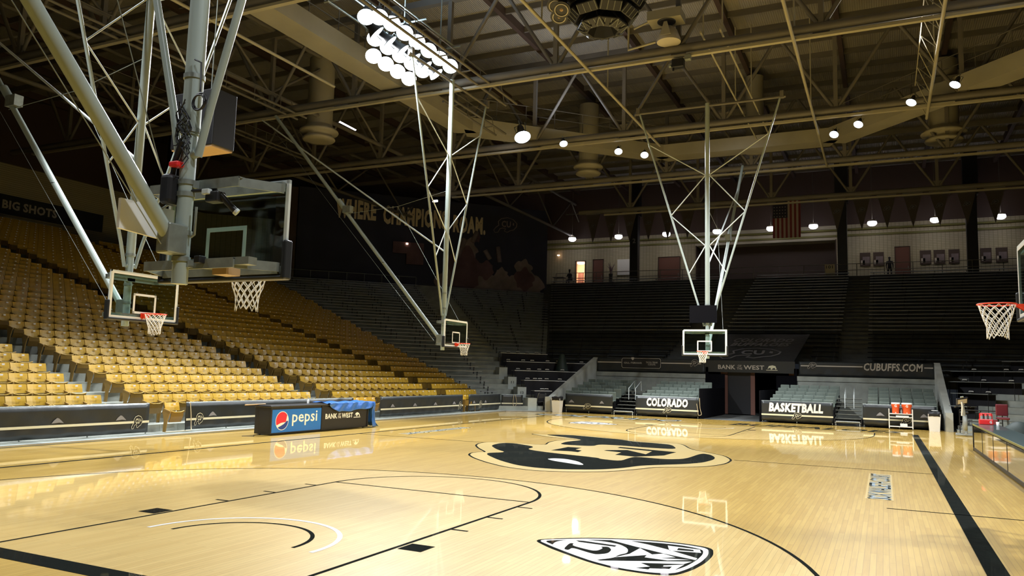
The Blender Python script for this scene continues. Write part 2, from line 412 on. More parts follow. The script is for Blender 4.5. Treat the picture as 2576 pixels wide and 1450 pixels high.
LG = {"gold": [[-2.16, -3.11], [-2.32, -2.69], [-2.26, -2.38], [-2.1, -2.32], [-2.77, -1.49], [-3.17, -0.87], [-3.37, -0.29], [-3.35, 0.23], [-2.6, 0.42], [-1.71, 0.45], [-1.99, 1.33], [-2.05, 1.98], [-1.85, 2.67], [-1.49, 2.89], [-2.15, 3.03], [-2.78, 3.16], [-3.77, 3.96], [-3.2, 3.85], [-2.05, 4.51], [-0.67, 3.83], [0.29, 3.44], [0.95, 3.62], [1.3, 3.56], [1.88, 2.07], [2.51, 1.43], [3.0, 0.87], [3.33, -0.03], [3.36, -0.97], [3.15, -1.73], [2.83, -2.18], [2.17, -2.7], [2.0, -3.24], [1.62, -4.06], [1.13, -4.55], [0.34, -4.92], [-0.41, -4.74], [-1.14, -4.21], [-1.76, -3.62]], "top": [[-3.25, 3.87], [-2.58, 4.33], [-1.99, 4.24], [-1.25, 4.01], [-0.67, 3.83], [-0.07, 3.38], [0.62, 3.32], [1.11, 3.14], [1.59, 1.82], [0.77, 1.73], [-0.04, 1.85], [-0.62, 1.72], [-0.57, 1.05], [-1.52, 0.91], [-1.69, 1.87], [-1.48, 2.9], [-2.48, 3.45]], "low": [[-1.85, -2.84], [-1.09, -3.71], [-0.38, -4.31], [0.15, -4.48], [0.67, -4.41], [1.32, -3.96], [1.66, -3.37], [1.84, -2.68], [2.16, -2.23], [2.59, -1.71], [2.88, -1.11], [2.97, -0.22], [2.87, 0.39], [2.64, 0.95], [2.38, 1.12], [2.35, -0.56], [1.98, -0.97], [1.22, -0.87], [1.17, -1.2], [1.2, -2.06], [0.68, -1.94], [0.54, -1.72], [-0.8, -1.4], [-1.65, -1.01], [-1.76, -0.16], [-2.65, 0.37], [-2.96, 0.19], [-2.85, -0.67], [-2.24, -1.53], [-1.72, -2.03], [-2.02, -2.44]], "eye": [[-0.33, -2.77], [-0.26, -2.55], [0.02, -2.48], [0.44, -2.78], [0.79, -3.32], [0.7, -3.4], [0.34, -3.22], [-0.06, -3.03]], "c1": [[-1.04, -0.81], [-1.03, 0.36], [-0.65, 0.39], [-0.62, -0.15], [-0.38, -0.33], [-0.31, -0.79], [-0.54, -0.71]], "c2": [[0.13, 1.07], [0.11, 1.37], [1.76, 0.99], [1.71, -0.1], [1.2, -0.89], [0.66, -0.77], [0.6, -0.08], [0.08, 0.08], [0.09, 0.25], [0.54, 0.64], [1.25, -0.11], [1.17, 0.77]], "sh0": [[2.95, -10.95], [3.19, -10.69], [3.5, -10.46], [3.83, -10.3], [4.18, -10.19], [4.55, -10.16], [4.89, -10.23], [4.97, -10.59], [4.97, -10.99], [4.92, -11.38], [4.81, -11.72], [4.56, -11.8], [4.23, -11.78], [3.9, -11.65], [3.57, -11.44], [3.27, -11.24]], "sh1": [[3.0, -10.94], [3.21, -10.74], [3.52, -10.51], [3.85, -10.35], [4.2, -10.25], [4.56, -10.22], [4.85, -10.28], [4.92, -10.62], [4.92, -10.99], [4.87, -11.35], [4.78, -11.65], [4.54, -11.73], [4.22, -11.71], [3.88, -11.57], [3.55, -11.36], [3.28, -11.16]], "sh2": [[3.08, -10.94], [3.24, -10.79], [3.54, -10.58], [3.87, -10.41], [4.22, -10.32], [4.55, -10.29], [4.81, -10.38], [4.86, -10.62], [4.86, -10.96], [4.82, -11.29], [4.74, -11.55], [4.53, -11.62], [4.22, -11.61], [3.88, -11.48], [3.55, -11.28], [3.3, -11.11]], "circ": [[3.26, -11.14], [3.22, -10.91], [3.3, -10.75], [3.48, -10.63], [3.7, -10.59], [3.91, -10.64], [4.06, -10.81], [4.12, -11.02], [4.06, -11.16], [4.06, -11.33], [3.88, -11.57], [3.59, -11.39]], "t2": [[3.44, -11.22], [3.39, -10.9], [3.44, -10.89], [3.46, -11.01], [3.74, -11.13], [3.8, -11.09], [3.81, -10.94], [3.76, -10.89], [3.84, -10.84], [3.92, -10.97], [3.94, -11.16], [3.85, -11.28], [3.76, -11.25], [3.5, -11.1], [3.51, -11.25]], "t1": [[3.4, -10.72], [3.49, -10.7], [3.9, -10.73], [3.9, -10.8], [3.46, -10.78]], "w1": [[4.17, -10.71], [4.38, -10.95], [4.23, -11.11], [4.06, -11.29], [4.15, -11.05]], "w2": [[3.74, -10.47], [3.92, -10.38], [4.19, -10.47], [4.45, -10.6], [4.62, -10.71], [4.85, -10.86], [4.85, -10.95], [4.48, -10.83], [4.09, -10.65]], "w3": [[4.41, -10.4], [4.78, -10.41], [4.83, -10.57], [4.49, -10.65]], "w4": [[3.91, -11.56], [4.18, -11.41], [4.83, -11.04], [4.78, -11.2], [4.37, -11.39], [4.5, -11.49], [4.34, -11.68], [4.01, -11.58]], "w5": [[4.61, -11.37], [4.79, -11.22], [4.75, -11.57], [4.52, -11.66], [4.52, -11.57], [4.7, -11.49], [4.7, -11.37], [4.62, -11.42]], "w6": [[4.33, -10.99], [4.47, -10.84], [4.63, -10.94], [4.49, -11.06], [4.8, -10.97], [4.59, -11.13], [4.34, -11.12]]}
def chaikin(p, n=2):
    for _ in range(n):
        q = []
        for i in range(len(p)):
            a, b = p[i], p[(i + 1) % len(p)]
            q += [(a[0] * .8 + b[0] * .2, a[1] * .8 + b[1] * .2), (a[0] * .2 + b[0] * .8, a[1] * .2 + b[1] * .8)]
        p = q
    return p
for k_ in ('gold', 'top', 'low', 'eye', 'sh0', 'sh1', 'sh2', 'circ', 't2'): LG[k_] = chaikin(LG[k_])
g = MB('paintk'); g.prism(grow(LG['gold'], .05), flat(.0), .0022)
g.use('paintg').prism(LG['gold'], flat(.001), .0022)
g.use('paintk').prism(LG['top'], flat(.002), .0020); g.prism(LG['low'], flat(.002), .0020); g.prism(LG['c1'], flat(.002), .0020); g.prism(LG['c2'], flat(.002), .0020)
g.use('paintw').prism(LG['eye'], flat(.003), .0020)
g.build('centre_logo', floor)
for nm, dx, dy, sc in (('conference_logo', 0, 0, 1), ('conference_logo', 0, 0, -1)):
    g = MB('paintk'); T = lambda k: [(sc * x, sc * y) for x, y in LG[k]]
    g.prism(T('sh0'), flat(0), .0022); g.use('paintw').prism(T('sh1'), flat(.001), .0022); g.use('paintk').prism(T('sh2'), flat(.002), .0022)
    g.use('paintw').prism(T('circ'), flat(.003), .0022); 
    for k in ('w1', 'w2', 'w3', 'w4', 'w5', 'w6'): g.prism(T(k), flat(.003), .0022)
    g.use('paintk').prism(T('t2'), flat(.004), .0022); g.prism(T('t1'), flat(.004), .0022); g.prism([(sc * x, sc * y) for x, y in ((4.55, -10.47), (4.72, -10.47), (4.74, -10.54), (4.56, -10.58))], flat(.004), .0022)
    g.build(nm, floor)
# words along both sidelines and behind the far baseline
for fr in (frame((6.78, -4.85, .002), (0, 1, 0), (-1, 0, 0)), frame((-6.78, 4.85, .002), (0, -1, 0), (1, 0, 0))):
    g = MB('paintg'); g.prism([(-.04, -.03), (4.05, -.03), (4.05, .41), (-.04, .41)], fr, .0005)
    g.use('paintb'); textmb(g, 'SOX WALSETH COURT', fr, .03, -.01, 4.0, .38, bold=.05, d=.001)
    g.use('paintk'); textmb(g, 'SOX WALSETH COURT', fr, 0, 0, 4.0, .38, bold=.0, d=.002)
    g.build('painted_lettering', floor)
fr = frame((-8.6, 15.0, .002), (1, 0, 0), (0, 1, 0)); g = MB('paintb'); textmb(g, 'COLORADO', fr, .06, .05, 6.9, 1.5, bold=.06, shear=.3, d=.0005)
g.use('paintk'); textmb(g, 'COLORADO', fr, 0, 0, 6.9, 1.45, bold=0, shear=.3, d=.0015); g.build('painted_lettering', floor)
fr = frame((.6, 15.0, .002), (1, 0, 0), (0, 1, 0)); g = MB('paintk'); textmb(g, 'BUFFALOES', fr, 0, 0, 6.8, 1.5, bold=.03, shear=.3, d=.0015); g.build('painted_lettering', floor)

# ================================================================ SEATING TERRACES (octagon)
def seam(k): return (-12.3 - .8 * (k - 1), 16.64 + .331 * (k - 1))      # rear edge of tread k at the side / corner joint
def seam2(k): return (-9.78 - .331 * (k - 1), 19.16 + .8 * (k - 1))     # corner / far joint
NT = 37
def terr(name, left, m='conc'):
    """steps k=1..NT between two joint functions"""
    mb = MB(m)
    for k in range(1, NT + 1):
        z = .265 * k
        a0, b0 = left(k - 1); a1, b1 = left(k)
        mb.add([(*a0, z - .265), (*b0, z - .265), (*b0, z), (*a0, z), (*a1, z), (*b1, z)], [(0, 1, 2, 3), (3, 2, 5, 4)])
    return mb.build(name, org=(0, 0, 0))
struct(terr('floor_terrace', lambda k: ((seam(k)[0], -40), seam(k)))); 
struct(terr('floor_terrace', lambda k: (seam(k), seam2(k))))
mx = lambda p: (-p[0], p[1])
struct(terr('floor_terrace', lambda k: (mx(seam2(k)), mx(seam(k)))))
# concrete curb below the side seating
mb = MB('curb'); mb.prism([(-10.77, -32), (-10.77, 16.6), (-8.93, 18.36), (-9.3, 18.7), (-11.1, 16.75), (-11.1, -32)], flat(-.034), .075)
mb.use('conc').prism([(-11.1, -32), (-11.1, 16.75), (-9.3, 18.7), (-9.75, 19.2), (-11.55, 17.3), (-11.55, -32)], flat(-.034), .10)
struct(mb.build('trim_1', org=(0, 0, 0)))
mb = MB('alum'); mb.prism([(-10.752, -32), (-10.752, 16.6), (-8.92, 18.33), (-8.98, 18.39), (-10.84, 16.64), (-10.84, -32)], flat(.02), .028); struct(mb.build('trim_3', org=(0, 0, 0)))
# far stand: front wall at y=25.6, risers of .30 behind it
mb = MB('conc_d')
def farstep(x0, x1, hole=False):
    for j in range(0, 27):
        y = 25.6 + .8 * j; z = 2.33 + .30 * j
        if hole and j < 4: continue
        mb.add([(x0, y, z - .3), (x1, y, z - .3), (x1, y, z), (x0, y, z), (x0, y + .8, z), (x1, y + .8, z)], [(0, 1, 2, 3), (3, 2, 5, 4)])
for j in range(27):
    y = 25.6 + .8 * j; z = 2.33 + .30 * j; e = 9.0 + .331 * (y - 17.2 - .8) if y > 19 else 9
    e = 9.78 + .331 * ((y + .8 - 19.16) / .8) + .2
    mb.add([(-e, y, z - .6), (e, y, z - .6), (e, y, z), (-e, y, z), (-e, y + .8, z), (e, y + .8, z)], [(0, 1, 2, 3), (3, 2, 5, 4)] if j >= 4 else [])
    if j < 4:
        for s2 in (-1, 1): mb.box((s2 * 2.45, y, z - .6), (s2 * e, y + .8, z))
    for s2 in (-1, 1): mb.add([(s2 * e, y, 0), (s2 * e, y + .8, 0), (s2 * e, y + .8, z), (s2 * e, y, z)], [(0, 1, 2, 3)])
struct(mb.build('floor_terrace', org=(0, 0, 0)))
mb = MB('conc')
for s2 in (-1, 1):
    mb.box((s2 * 2.45, 25.35, 0), (s2 * 9.1, 25.6, 1.95)); mb.box((s2 * 2.45, 25.3, 1.95), (s2 * 9.1, 25.62, 2.2))
struct(mb.build('wall_far', org=(0, 25, 0)))
for s2 in (-1, 1):        # sloping wing walls beside the pull-out seating
    F = frame((s2 * 9.0, 0, 0), (0, 1, 0), (0, 0, 1))
    MB('concw').prism([(18.15, -.02), (18.6, -.02), (25.6, -.02), (25.6, 3.05), (18.6, .78), (18.15, .78)], F, .28 * (1 if s2 > 0 else -1)).build('wall_wing')['kind'] = 'structure'
# passage under the far stand
mb = MB('drape')
for s2 in (-1, 1):
    mb.box((s2 * 2.3, 25.3, 0), (s2 * 2.45, 36, 2.6)); mb.box((s2 * 1.38, 18.75, 0), (s2 * 1.43, 25.3, 1.45)); mb.box((s2 * 1.38, 25.28, 0), (s2 * 2.45, 25.34, 2.2))
mb.box((-2.45, 25.7, 2.45), (2.45, 36, 2.6)); mb.box((-2.45, 36, 0), (2.45, 36.2, 2.6))
struct(mb.build('wall_passage', org=(0, 30, 0)))
for xa, xb, l in ((-1.66, -1.28, 'left'), (-.03, .2, 'middle'), (2.0, 2.28, 'right')):
    tag(MB('rdoor').box((xa, 25.62, 0), (xb, 25.8, 2.45)).build('steel_column'), 'reddish steel column in the dark passage under the far stand, %s of three' % l, 'column', 'passage columns')
tag(MB('black').box((-1.27, 25.66, .02), (-.04, 25.72, 2.44)).build('doorway_dark'), 'black panel standing in for the dark doorway in the left passage bay', 'door')  # black sheet paints the dark of the doorway between the columns

# ================================================================ OUTER SHELL
oct_o = [(-46, -45), (-46, 28.6), (-23.6, 51), (23.6, 51), (46, 28.6), (46, -45)]
mb = MB('wall'); 
def wallq(mb, a, b, z0, z1): mb.add([(*a, z0), (*b, z0), (*b, z1), (*a, z1)], [(0, 1, 2, 3)])
zc = 10.33
wf = MB('wall')   # far concourse wall with an opening for the lit doorway and wide bay
wf.box((-24, 51, zc), (-20.2, 51.2, 15.2)); wf.box((-19.3, 51, zc), (-8.6, 51.2, 15.2)); wf.box((-20.2, 51, 12.95), (-19.3, 51.2, 15.2))
wf.box((3.3, 51, zc), (24, 51.2, 15.2)); wf.use('wallp').box((-8.6, 51, 14.0), (3.3, 51.2, 15.2))
wf.use('brown').box((-8.6, 52.6, zc), (3.3, 52.8, 14.0)); wf.box((-8.6, 51, zc), (-8.5, 52.6, 14)); wf.box((3.2, 51, zc), (3.3, 52.6, 14)); wf.use('wallp').box((-8.5, 51, 13.95), (3.2, 52.6, 14.0))
wf.use('brown').box((-24, 50.9, 15.2), (24, 51.2, 20.5))
struct(wf.build('wall_back', org=(0, 51, zc)))
mb = MB('olive'); mb.tube([(-24, 50.75, 14.75), (24, 50.75, 14.75)], .09, 8); mb.box((-24, 50.9, 14.2), (24, 51, 14.36)); struct(mb.build('trim_2', org=(0, 51, 14)))
mb = MB('conc_d'); mb.box((-30, 47.1, zc - .25), (30, 53, zc)); struct(mb.build('floor_concourse', org=(0, 50, zc)))
# lit room behind the open doorway
mb = MB('warmroom'); mb.box((-23.2, 54.5, zc), (-18.8, 54.6, 13.2)); mb.box((-23.3, 51.2, zc), (-23.2, 54.6, 13.2)); mb.box((-18.8, 51.2, zc), (-18.7, 54.6, 13.2)); mb.box((-23.3, 51.2, 13.2), (-18.7, 54.6, 13.3))
struct(mb.build('wall_room', org=(-21, 53, zc)))
mb = MB('wall'); wallq(mb, (-46, -45), (-46, 28.6), 9.8, 15); wallq(mb, (-46, 28.6), (-23.6, 51), 9.8, 15)
mb.use('brown'); wallq(mb, (-46, -45), (-46, 28.6), 15, 20.5); wallq(mb, (-46, 28.6), (-23.6, 51), 15, 20.5)
wallq(mb, (-46, -45), (46, -45), 0, 20.5)
struct(mb.build('wall_left', org=(0, 0, 0)))
mb = MB('brown'); wallq(mb, (46, -45), (46, 28.6), 0, 20.5); wallq(mb, (46, 28.6), (23.6, 51), 0, 20.5); struct(mb.build('wall_right', org=(0, 0, 0)))
mb = MB('conc_d'); mb.box((-46, -45, 9.55), (-41.1, 28, 9.8)); mb.prism([(-46, 28), (-41.1, 28), (-21.5, 47.4), (-21.5, 51.5), (-46, 51.5)], flat(9.55), .25); struct(mb.build('floor_concourse', org=(0, 0, 9.8)))
mb = MB('deck'); mb.box((-48, -46, 20.0), (48, 53, 20.2)); ceil = struct(mb.build('ceiling', org=(0, 0, 20)))
mb = MB('brown')
for i in range(-9, 10): mb.box((i * 5 - .12, -30, 19.55), (i * 5 + .12, 52, 20))
mb.build('roof_beam', ceil)
mb = MB('dkst')
for i in range(-12, 24): mb.box((-46, i * 2.25 - .05, 19.7), (46, i * 2.25 + .05, 20))
mb.build('purlin', ceil)

# ================================================================ GOLD SEATS
def seat_proto():
    t = thing('arena_seat', 'x', 'seat')
    # local: +x toward court, y lateral, z up from tread; backrest at x=0
    b = MB('seat')
    n = 6; vs = []
    for side in (0, 1):
        for i in range(n + 1):
            y = -.245 + .49 * i / n; bow = .03 * (1 - (y / .245) ** 2)
            for z, xx in ((.575, .035), (.68, .01), (.80, -.03)): vs.append((xx - bow - side * .022, y, z))
    fs = []; st = 3 * (n + 1)
    for i in range(n):
        for q in range(2):
            a = i * 3 + q; fs.append((a, a + 3, a + 4, a + 1)); fs.append((st + a, st + a + 1, st + a + 4, st + a + 3))
        fs.append((i * 3 + 2, i * 3 + 5, st + i * 3 + 5, st + i * 3 + 2)); fs.append((i * 3, st + i * 3, st + i * 3 + 3, i * 3 + 3))
    fs += [(0, 1, st + 1, st), (1, 2, st + 2, st + 1), (n * 3, st + n * 3, st + n * 3 + 1, n * 3 + 1), (n * 3 + 1, st + n * 3 + 1, st + n * 3 + 2, n * 3 + 2)]
    b.add(vs, fs); b.build('backrest', t)
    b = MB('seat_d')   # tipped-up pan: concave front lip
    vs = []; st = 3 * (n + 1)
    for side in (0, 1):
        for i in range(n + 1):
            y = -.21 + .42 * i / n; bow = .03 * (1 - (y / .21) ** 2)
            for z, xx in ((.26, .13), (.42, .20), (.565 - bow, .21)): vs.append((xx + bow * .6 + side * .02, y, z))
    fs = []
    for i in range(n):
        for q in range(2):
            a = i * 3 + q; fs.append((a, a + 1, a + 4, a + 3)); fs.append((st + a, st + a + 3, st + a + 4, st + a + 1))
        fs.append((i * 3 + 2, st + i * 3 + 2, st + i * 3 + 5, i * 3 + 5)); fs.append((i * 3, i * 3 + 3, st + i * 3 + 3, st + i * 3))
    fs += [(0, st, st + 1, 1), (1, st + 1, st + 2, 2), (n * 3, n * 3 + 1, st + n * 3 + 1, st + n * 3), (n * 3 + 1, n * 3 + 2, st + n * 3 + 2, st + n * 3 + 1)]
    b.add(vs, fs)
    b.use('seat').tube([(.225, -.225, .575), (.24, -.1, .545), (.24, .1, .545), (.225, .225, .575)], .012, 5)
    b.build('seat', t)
    b = MB('iron')
    F = frame((0, -.255, 0), (1, 0, 0), (0, 0, 1))
    b.prism([(.02, 0), (.12, 0), (.16, .3), (.24, .52), (.20, .56), (-.02, .62), (-.03, .55), (.04, .3)], F, .03)
    b.prism([(.20, .55), (.27, .52), (.27, .57), (.0, .645), (-.02, .60)], F, .035)
    b.build('side_standard', t)
    b = MB('tag'); b.box((.002, .03, .73), (.012, .105, .775)); o = b.build('number_plate', t)
    return t
SEATS = []
def block(name, y0, n, k0, k1, endf=None):
    for k in range(k0, k1 + 1):
        m = n if endf is None else endf(k)
        for i in range(m): SEATS.append((name, k, i, -12.2 - .8 * (k - 1), y0 + .51 * i + .255, .265 * k, m))
block('nearest', -5.3 - 14 * .51, 14, 1, 36)
block('second', -4.0, 14, 1, 36)
block('third', 4.41, 15, 1, 36, lambda k: 15)
block('farthest', 12.92, 6, 1, 33, lambda k: int((16.2 + .331 * (k - 1) - 12.92) / .51))
FRONT = []
for y0, n, nm in ((-3.95, 1, 'second'), (4.5, 3, 'third'), (13.0, 3, 'farthest')):
    for i in range(n): FRONT.append((nm, 0, i, -11.38, y0 + .51 * i + .255, .066, n))
CP = Vector((6.7149, -19.5622, 1.9355))
Minv = cam.matrix_world.inverted()
def vis(p):
    q = Minv @ Vector(p)
    if q.z > -1: return False
    u = 1288 + 1956.63 * q.x / -q.z; v = 725 - 1956.63 * q.y / -q.z
    return -60 < u < 2640 and -60 < v < 1510
inn = [s for s in FRONT + SEATS if vis((s[3], s[4], s[5] + .6))]
inn.sort(key=lambda s: (Vector((s[3], s[4], s[5])) - CP).length)
near = inn[:300]; rest = inn[300:] 
proto = seat_proto()
GS = 'golden tip-up seats of the side stand'
for i, s in enumerate(near):
    nm, k, j, x, y, z, m = s
    lab = 'golden plastic tip-up seat, %s from the left in row %s of the %s block' % (ordn(j + 1), 'zero behind the barrier gap' if k == 0 else ordn(k), nm)
    if k == 0: lab = 'golden seat, %s from the left, down in the barrier gap before the %s block' % (ordn(j + 1), nm)
    if i == 0:
        o = proto; o.location = (x, y, z); o['label'] = lab; o['group'] = GS; KIDS(proto)
    else: o = dup(proto, (x, y, z), 0, lab, GS)
mb = MB('seat')
for nm, k, j, x, y, z, m in rest:
    far_ = x < -26
    mb.use('seat')
    mb.add([(x + .03, y - .247, z + .575), (x + .03, y + .247, z + .575), (x - .03, y + .247, z + .8), (x - .03, y - .247, z + .8), (x - .05, y, z + .8), (x + .01, y, z + .575),
            (x - .055, y - .247, z + .8), (x - .055, y + .247, z + .8), (x + .01, y - .247, z + .575), (x + .01, y + .247, z + .575)],
           [(0, 5, 4, 3), (5, 1, 2, 4), (3, 4, 7, 6), (4, 2, 7), (0, 3, 6, 8), (1, 9, 7, 2), (8, 6, 7, 9)])
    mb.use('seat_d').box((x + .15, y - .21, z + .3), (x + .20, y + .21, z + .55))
    mb.use('iron').box((x - .02, y - .27, z), (x + .2, y - .24, z + .58))
    if m - 1 == j: mb.box((x - .02, y + .24, z), (x + .2, y + .27, z + .58))
    mb.use('tag').box((x - .005, y + .03, z + .73), (x + .006, y + .105, z + .775))
tag(mb.build('arena_seat', org=(-25, 0, 0)), 'remaining rows of golden tip-up seats climbing into the dark of the side stand', 'seat', GS, 'stuff')
# plain concrete aisle steps
mb = MB('conc')
for y0, y1 in ((-5.3, -4.0), (3.15, 4.41), (11.95, 12.9)):
    for k in range(1, 36):
        x = -12.3 - .8 * (k - 1); z = .265 * k
        mb.box((x + .003, y0 + .12, z - .26), (x + .38, y1 - .12, z - .135))
struct(mb.build('floor_aisle', org=(-25, 0, 0)))

# ================================================================ CORNER BLEACHERS AND FAR BENCHES
D45 = Vector((1, 1, 0)).normalized(); P45 = Vector((-1, 1, 0)).normalized()
def c45(s, perp, z): v = D45 * s + P45 * perp; return Vector((v.x, v.y, z))
def bench(a, b, z, name, label, grp, mt='alum', leg=True, wd=.26):
    a = Vector(a); b = Vector(b); d = (b - a).normalized(); nrm = Vector((-d.y, d.x, 0))
    mb = MB(mt)
    F = Matrix((d, nrm, Vector((0, 0, 1)))).transposed().to_4x4(); F.translation = Vector((a.x, a.y, z))
    mb.X = F; L = (b - a).length
    mb.rbox((0, -wd / 2, .39), (L, wd / 2, .43), .012, 1)
    if leg:
        n = max(2, int(L / 1.9) + 1)
        for i in range(n):
            x = .25 + (L - .5) * i / (n - 1)
            mb.use('benchd'); mb.box((x - .02, -.02, 0), (x + .02, .02, .39)); mb.box((x - .02, -.1, .36), (x + .02, .1, .39))
    return tag(mb.build(name, org=(a + b) / 2 + Vector((0, 0, z - a.z))), label, 'bench', grp)
for k in range(2, 34):
    perp = 20.4 + .8 * (k - 1); z = .265 * k + .03 + (.0 if k > 1 else 0)
    s0 = 3.25 - .335 * (k - 1) + .1; s1 = 4.2 + .03 * (k - 2)
    zz = .265 * k
    if k == 2: s0 += .3
    bench(c45(s0, perp, zz), c45(s1, perp, zz), zz, 'bleacher_bench', 'long aluminium bleacher bench, %s from the floor, left of the corner stairs' % ordn(k - 1), 'benches left of the corner stairs')
    if k >= 11:
        s0 = 6.0 + .045 * k; s1 = 6.55 + .33 * (k - 1)
        bench(c45(s0, perp, zz), c45(s1, perp, zz), zz, 'bleacher_bench', 'dim aluminium bleacher bench, %s above the press tables, right of corner stairs' % ordn(k - 10), 'benches right of the corner stairs')
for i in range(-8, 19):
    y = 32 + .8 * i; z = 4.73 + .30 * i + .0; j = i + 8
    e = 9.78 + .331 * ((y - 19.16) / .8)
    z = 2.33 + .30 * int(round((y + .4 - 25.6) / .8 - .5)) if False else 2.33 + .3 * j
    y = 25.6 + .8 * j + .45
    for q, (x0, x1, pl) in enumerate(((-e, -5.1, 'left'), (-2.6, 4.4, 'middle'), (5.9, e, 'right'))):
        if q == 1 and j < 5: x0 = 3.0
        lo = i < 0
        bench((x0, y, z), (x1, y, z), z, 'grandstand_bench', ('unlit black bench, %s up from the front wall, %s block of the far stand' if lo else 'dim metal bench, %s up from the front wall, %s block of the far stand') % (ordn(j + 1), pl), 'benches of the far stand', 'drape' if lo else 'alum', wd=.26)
# handrail on top of the corner bleachers
mb = MB('galv')
a, b = c45(-6.6, 46.5, 8.9), c45(5.1, 46.5, 8.9)
mb.tube([a + Vector((0, 0, 1.0)), b + Vector((0, 0, 1.0))], .025, 6)
for i in range(9):
    p = a.lerp(b, i / 8); mb.tube([p, p + Vector((0, 0, 1.0))], .02, 6)
tag(mb.build('handrail'), 'grey pipe handrail along the top row of the corner bleachers', 'railing')
# concourse railing of the far stand
mb = MB('dkst')
for z in (zc + .5, zc + 1.0): mb.tube([(-20.8, 47.3, z), (20.8, 47.3, z)], .03, 6)
for i in range(22): mb.tube([(-20.8 + i * 1.98, 47.3, zc), (-20.8 + i * 1.98, 47.3, zc + 1.0)], .03, 6)
tag(mb.build('concourse_railing'), 'dark metal railing along the concourse above the far stand', 'railing')
# ================================================================ PULL-OUT CHAIR BLOCKS AT THE FAR END
def chair_proto():
    t = thing('platform_chair', 'x', 'chair')       # local: -y toward court
    MB('padg').rbox((-.215, .02, .38), (.215, .10, .86), .03, 2).build('backrest', t)
    MB('padg').rbox((-.21, -.36, .34), (.21, .03, .43), .03, 2).build('seat', t)
    b = MB('black'); b.box((-.225, -.3, 0), (-.195, .06, .40)); b.box((.195, -.3, 0), (.225, .06, .40)); b.box((-.2, -.02, .30), (.2, .02, .34)); b.build('frame', t)
    return t
cp = chair_proto(); KIDS(cp); first = True
DK = []
for bi, (x0, nm, sh) in enumerate(((-8.6, 'farthest left', .03), (-4.42, 'centre left', .02), (1.78, 'centre right', .03), (5.98, 'farthest right', .0))):
    for r in range(5):
        for c in range(6):
            x = x0 + .47 * c + .235 + sh * r; y = 19.25 + .8 * r; z = .26 + .155 * r
            lab = 'grey green padded chair, %s from the left, %s row up, %s block' % (ordn(c + 1), ordn(r + 1), nm)
            if first: cp.location = (x, y, z); cp['label'] = lab; cp['group'] = 'padded chairs of the pull-out blocks'; first = False
            else: dup(cp, (x, y, z), 0, lab, 'padded chairs of the pull-out blocks')
    mb = MB('black')
    for r in range(6):
        y = 18.85 + .8 * r; z = .26 + .155 * r if r < 5 else .95
        mb.box((max(x0 - .1 + sh * r * .5, -8.9), y, max(z - .16, 0) if r else .05), (min(x0 + 2.80 + sh * r * .5, 8.85), y + .8 if r < 5 else 25.2, z - .005))
        mb.box((x0 + .1, y + .1, 0), (x0 + .16, y + .16, z - .02)); mb.box((x0 + 2.6, y + .1, 0), (x0 + 2.66, y + .16, z - .02))
    tag(mb.build('seating_platform'), 'black stepped platform carrying the %s block of padded chairs' % nm, 'platform')
for nm, x0, x1 in (('left', -5.68, -4.62), ('right', 4.66, 5.74)):
    t = thing('platform_stairs', 'black open stairs with silver handrail posts between the %s pair of chair blocks' % nm, 'stairs', ((x0 + x1) / 2, 18.8, 0), 'stairs between the chair blocks')
    b = MB('black')
    for i in range(7):
        b.box((x0, 18.55 + .34 * i, .12 + .17 * i), (x1, 18.87 + .34 * i, .16 + .17 * i))
    b.box((x0 - .03, 18.6, 0), (x0, 21.0, .3)); b.box((x1, 18.6, 0), (x1 + .03, 21.0, .3)); b.build('steps', t)
    b = MB('galv')
    for i in range(7): b.box((x0, 18.535 + .34 * i, .14 + .17 * i), (x1, 18.55 + .34 * i, .165 + .17 * i))
    b.build('step_nosing', t)
    for xx in (x0 + .38, x1 - .32):
        b = MB('steelw'); b.tube([(xx, 19.9, .75), (xx, 19.9, 1.35), (xx, 20.1, 1.4), (xx, 20.9, 1.7), (xx, 20.95, 1.2)], .018, 6); b.build('handrail', t)
    b = MB('steelw'); b.tube([(x0 + .05, 18.5, .02), (x0 + .05, 18.5, .2), (x1 - .05, 18.5, .2), (x1 - .05, 18.5, .02)], .015, 6); b.build('foot_rail', t)

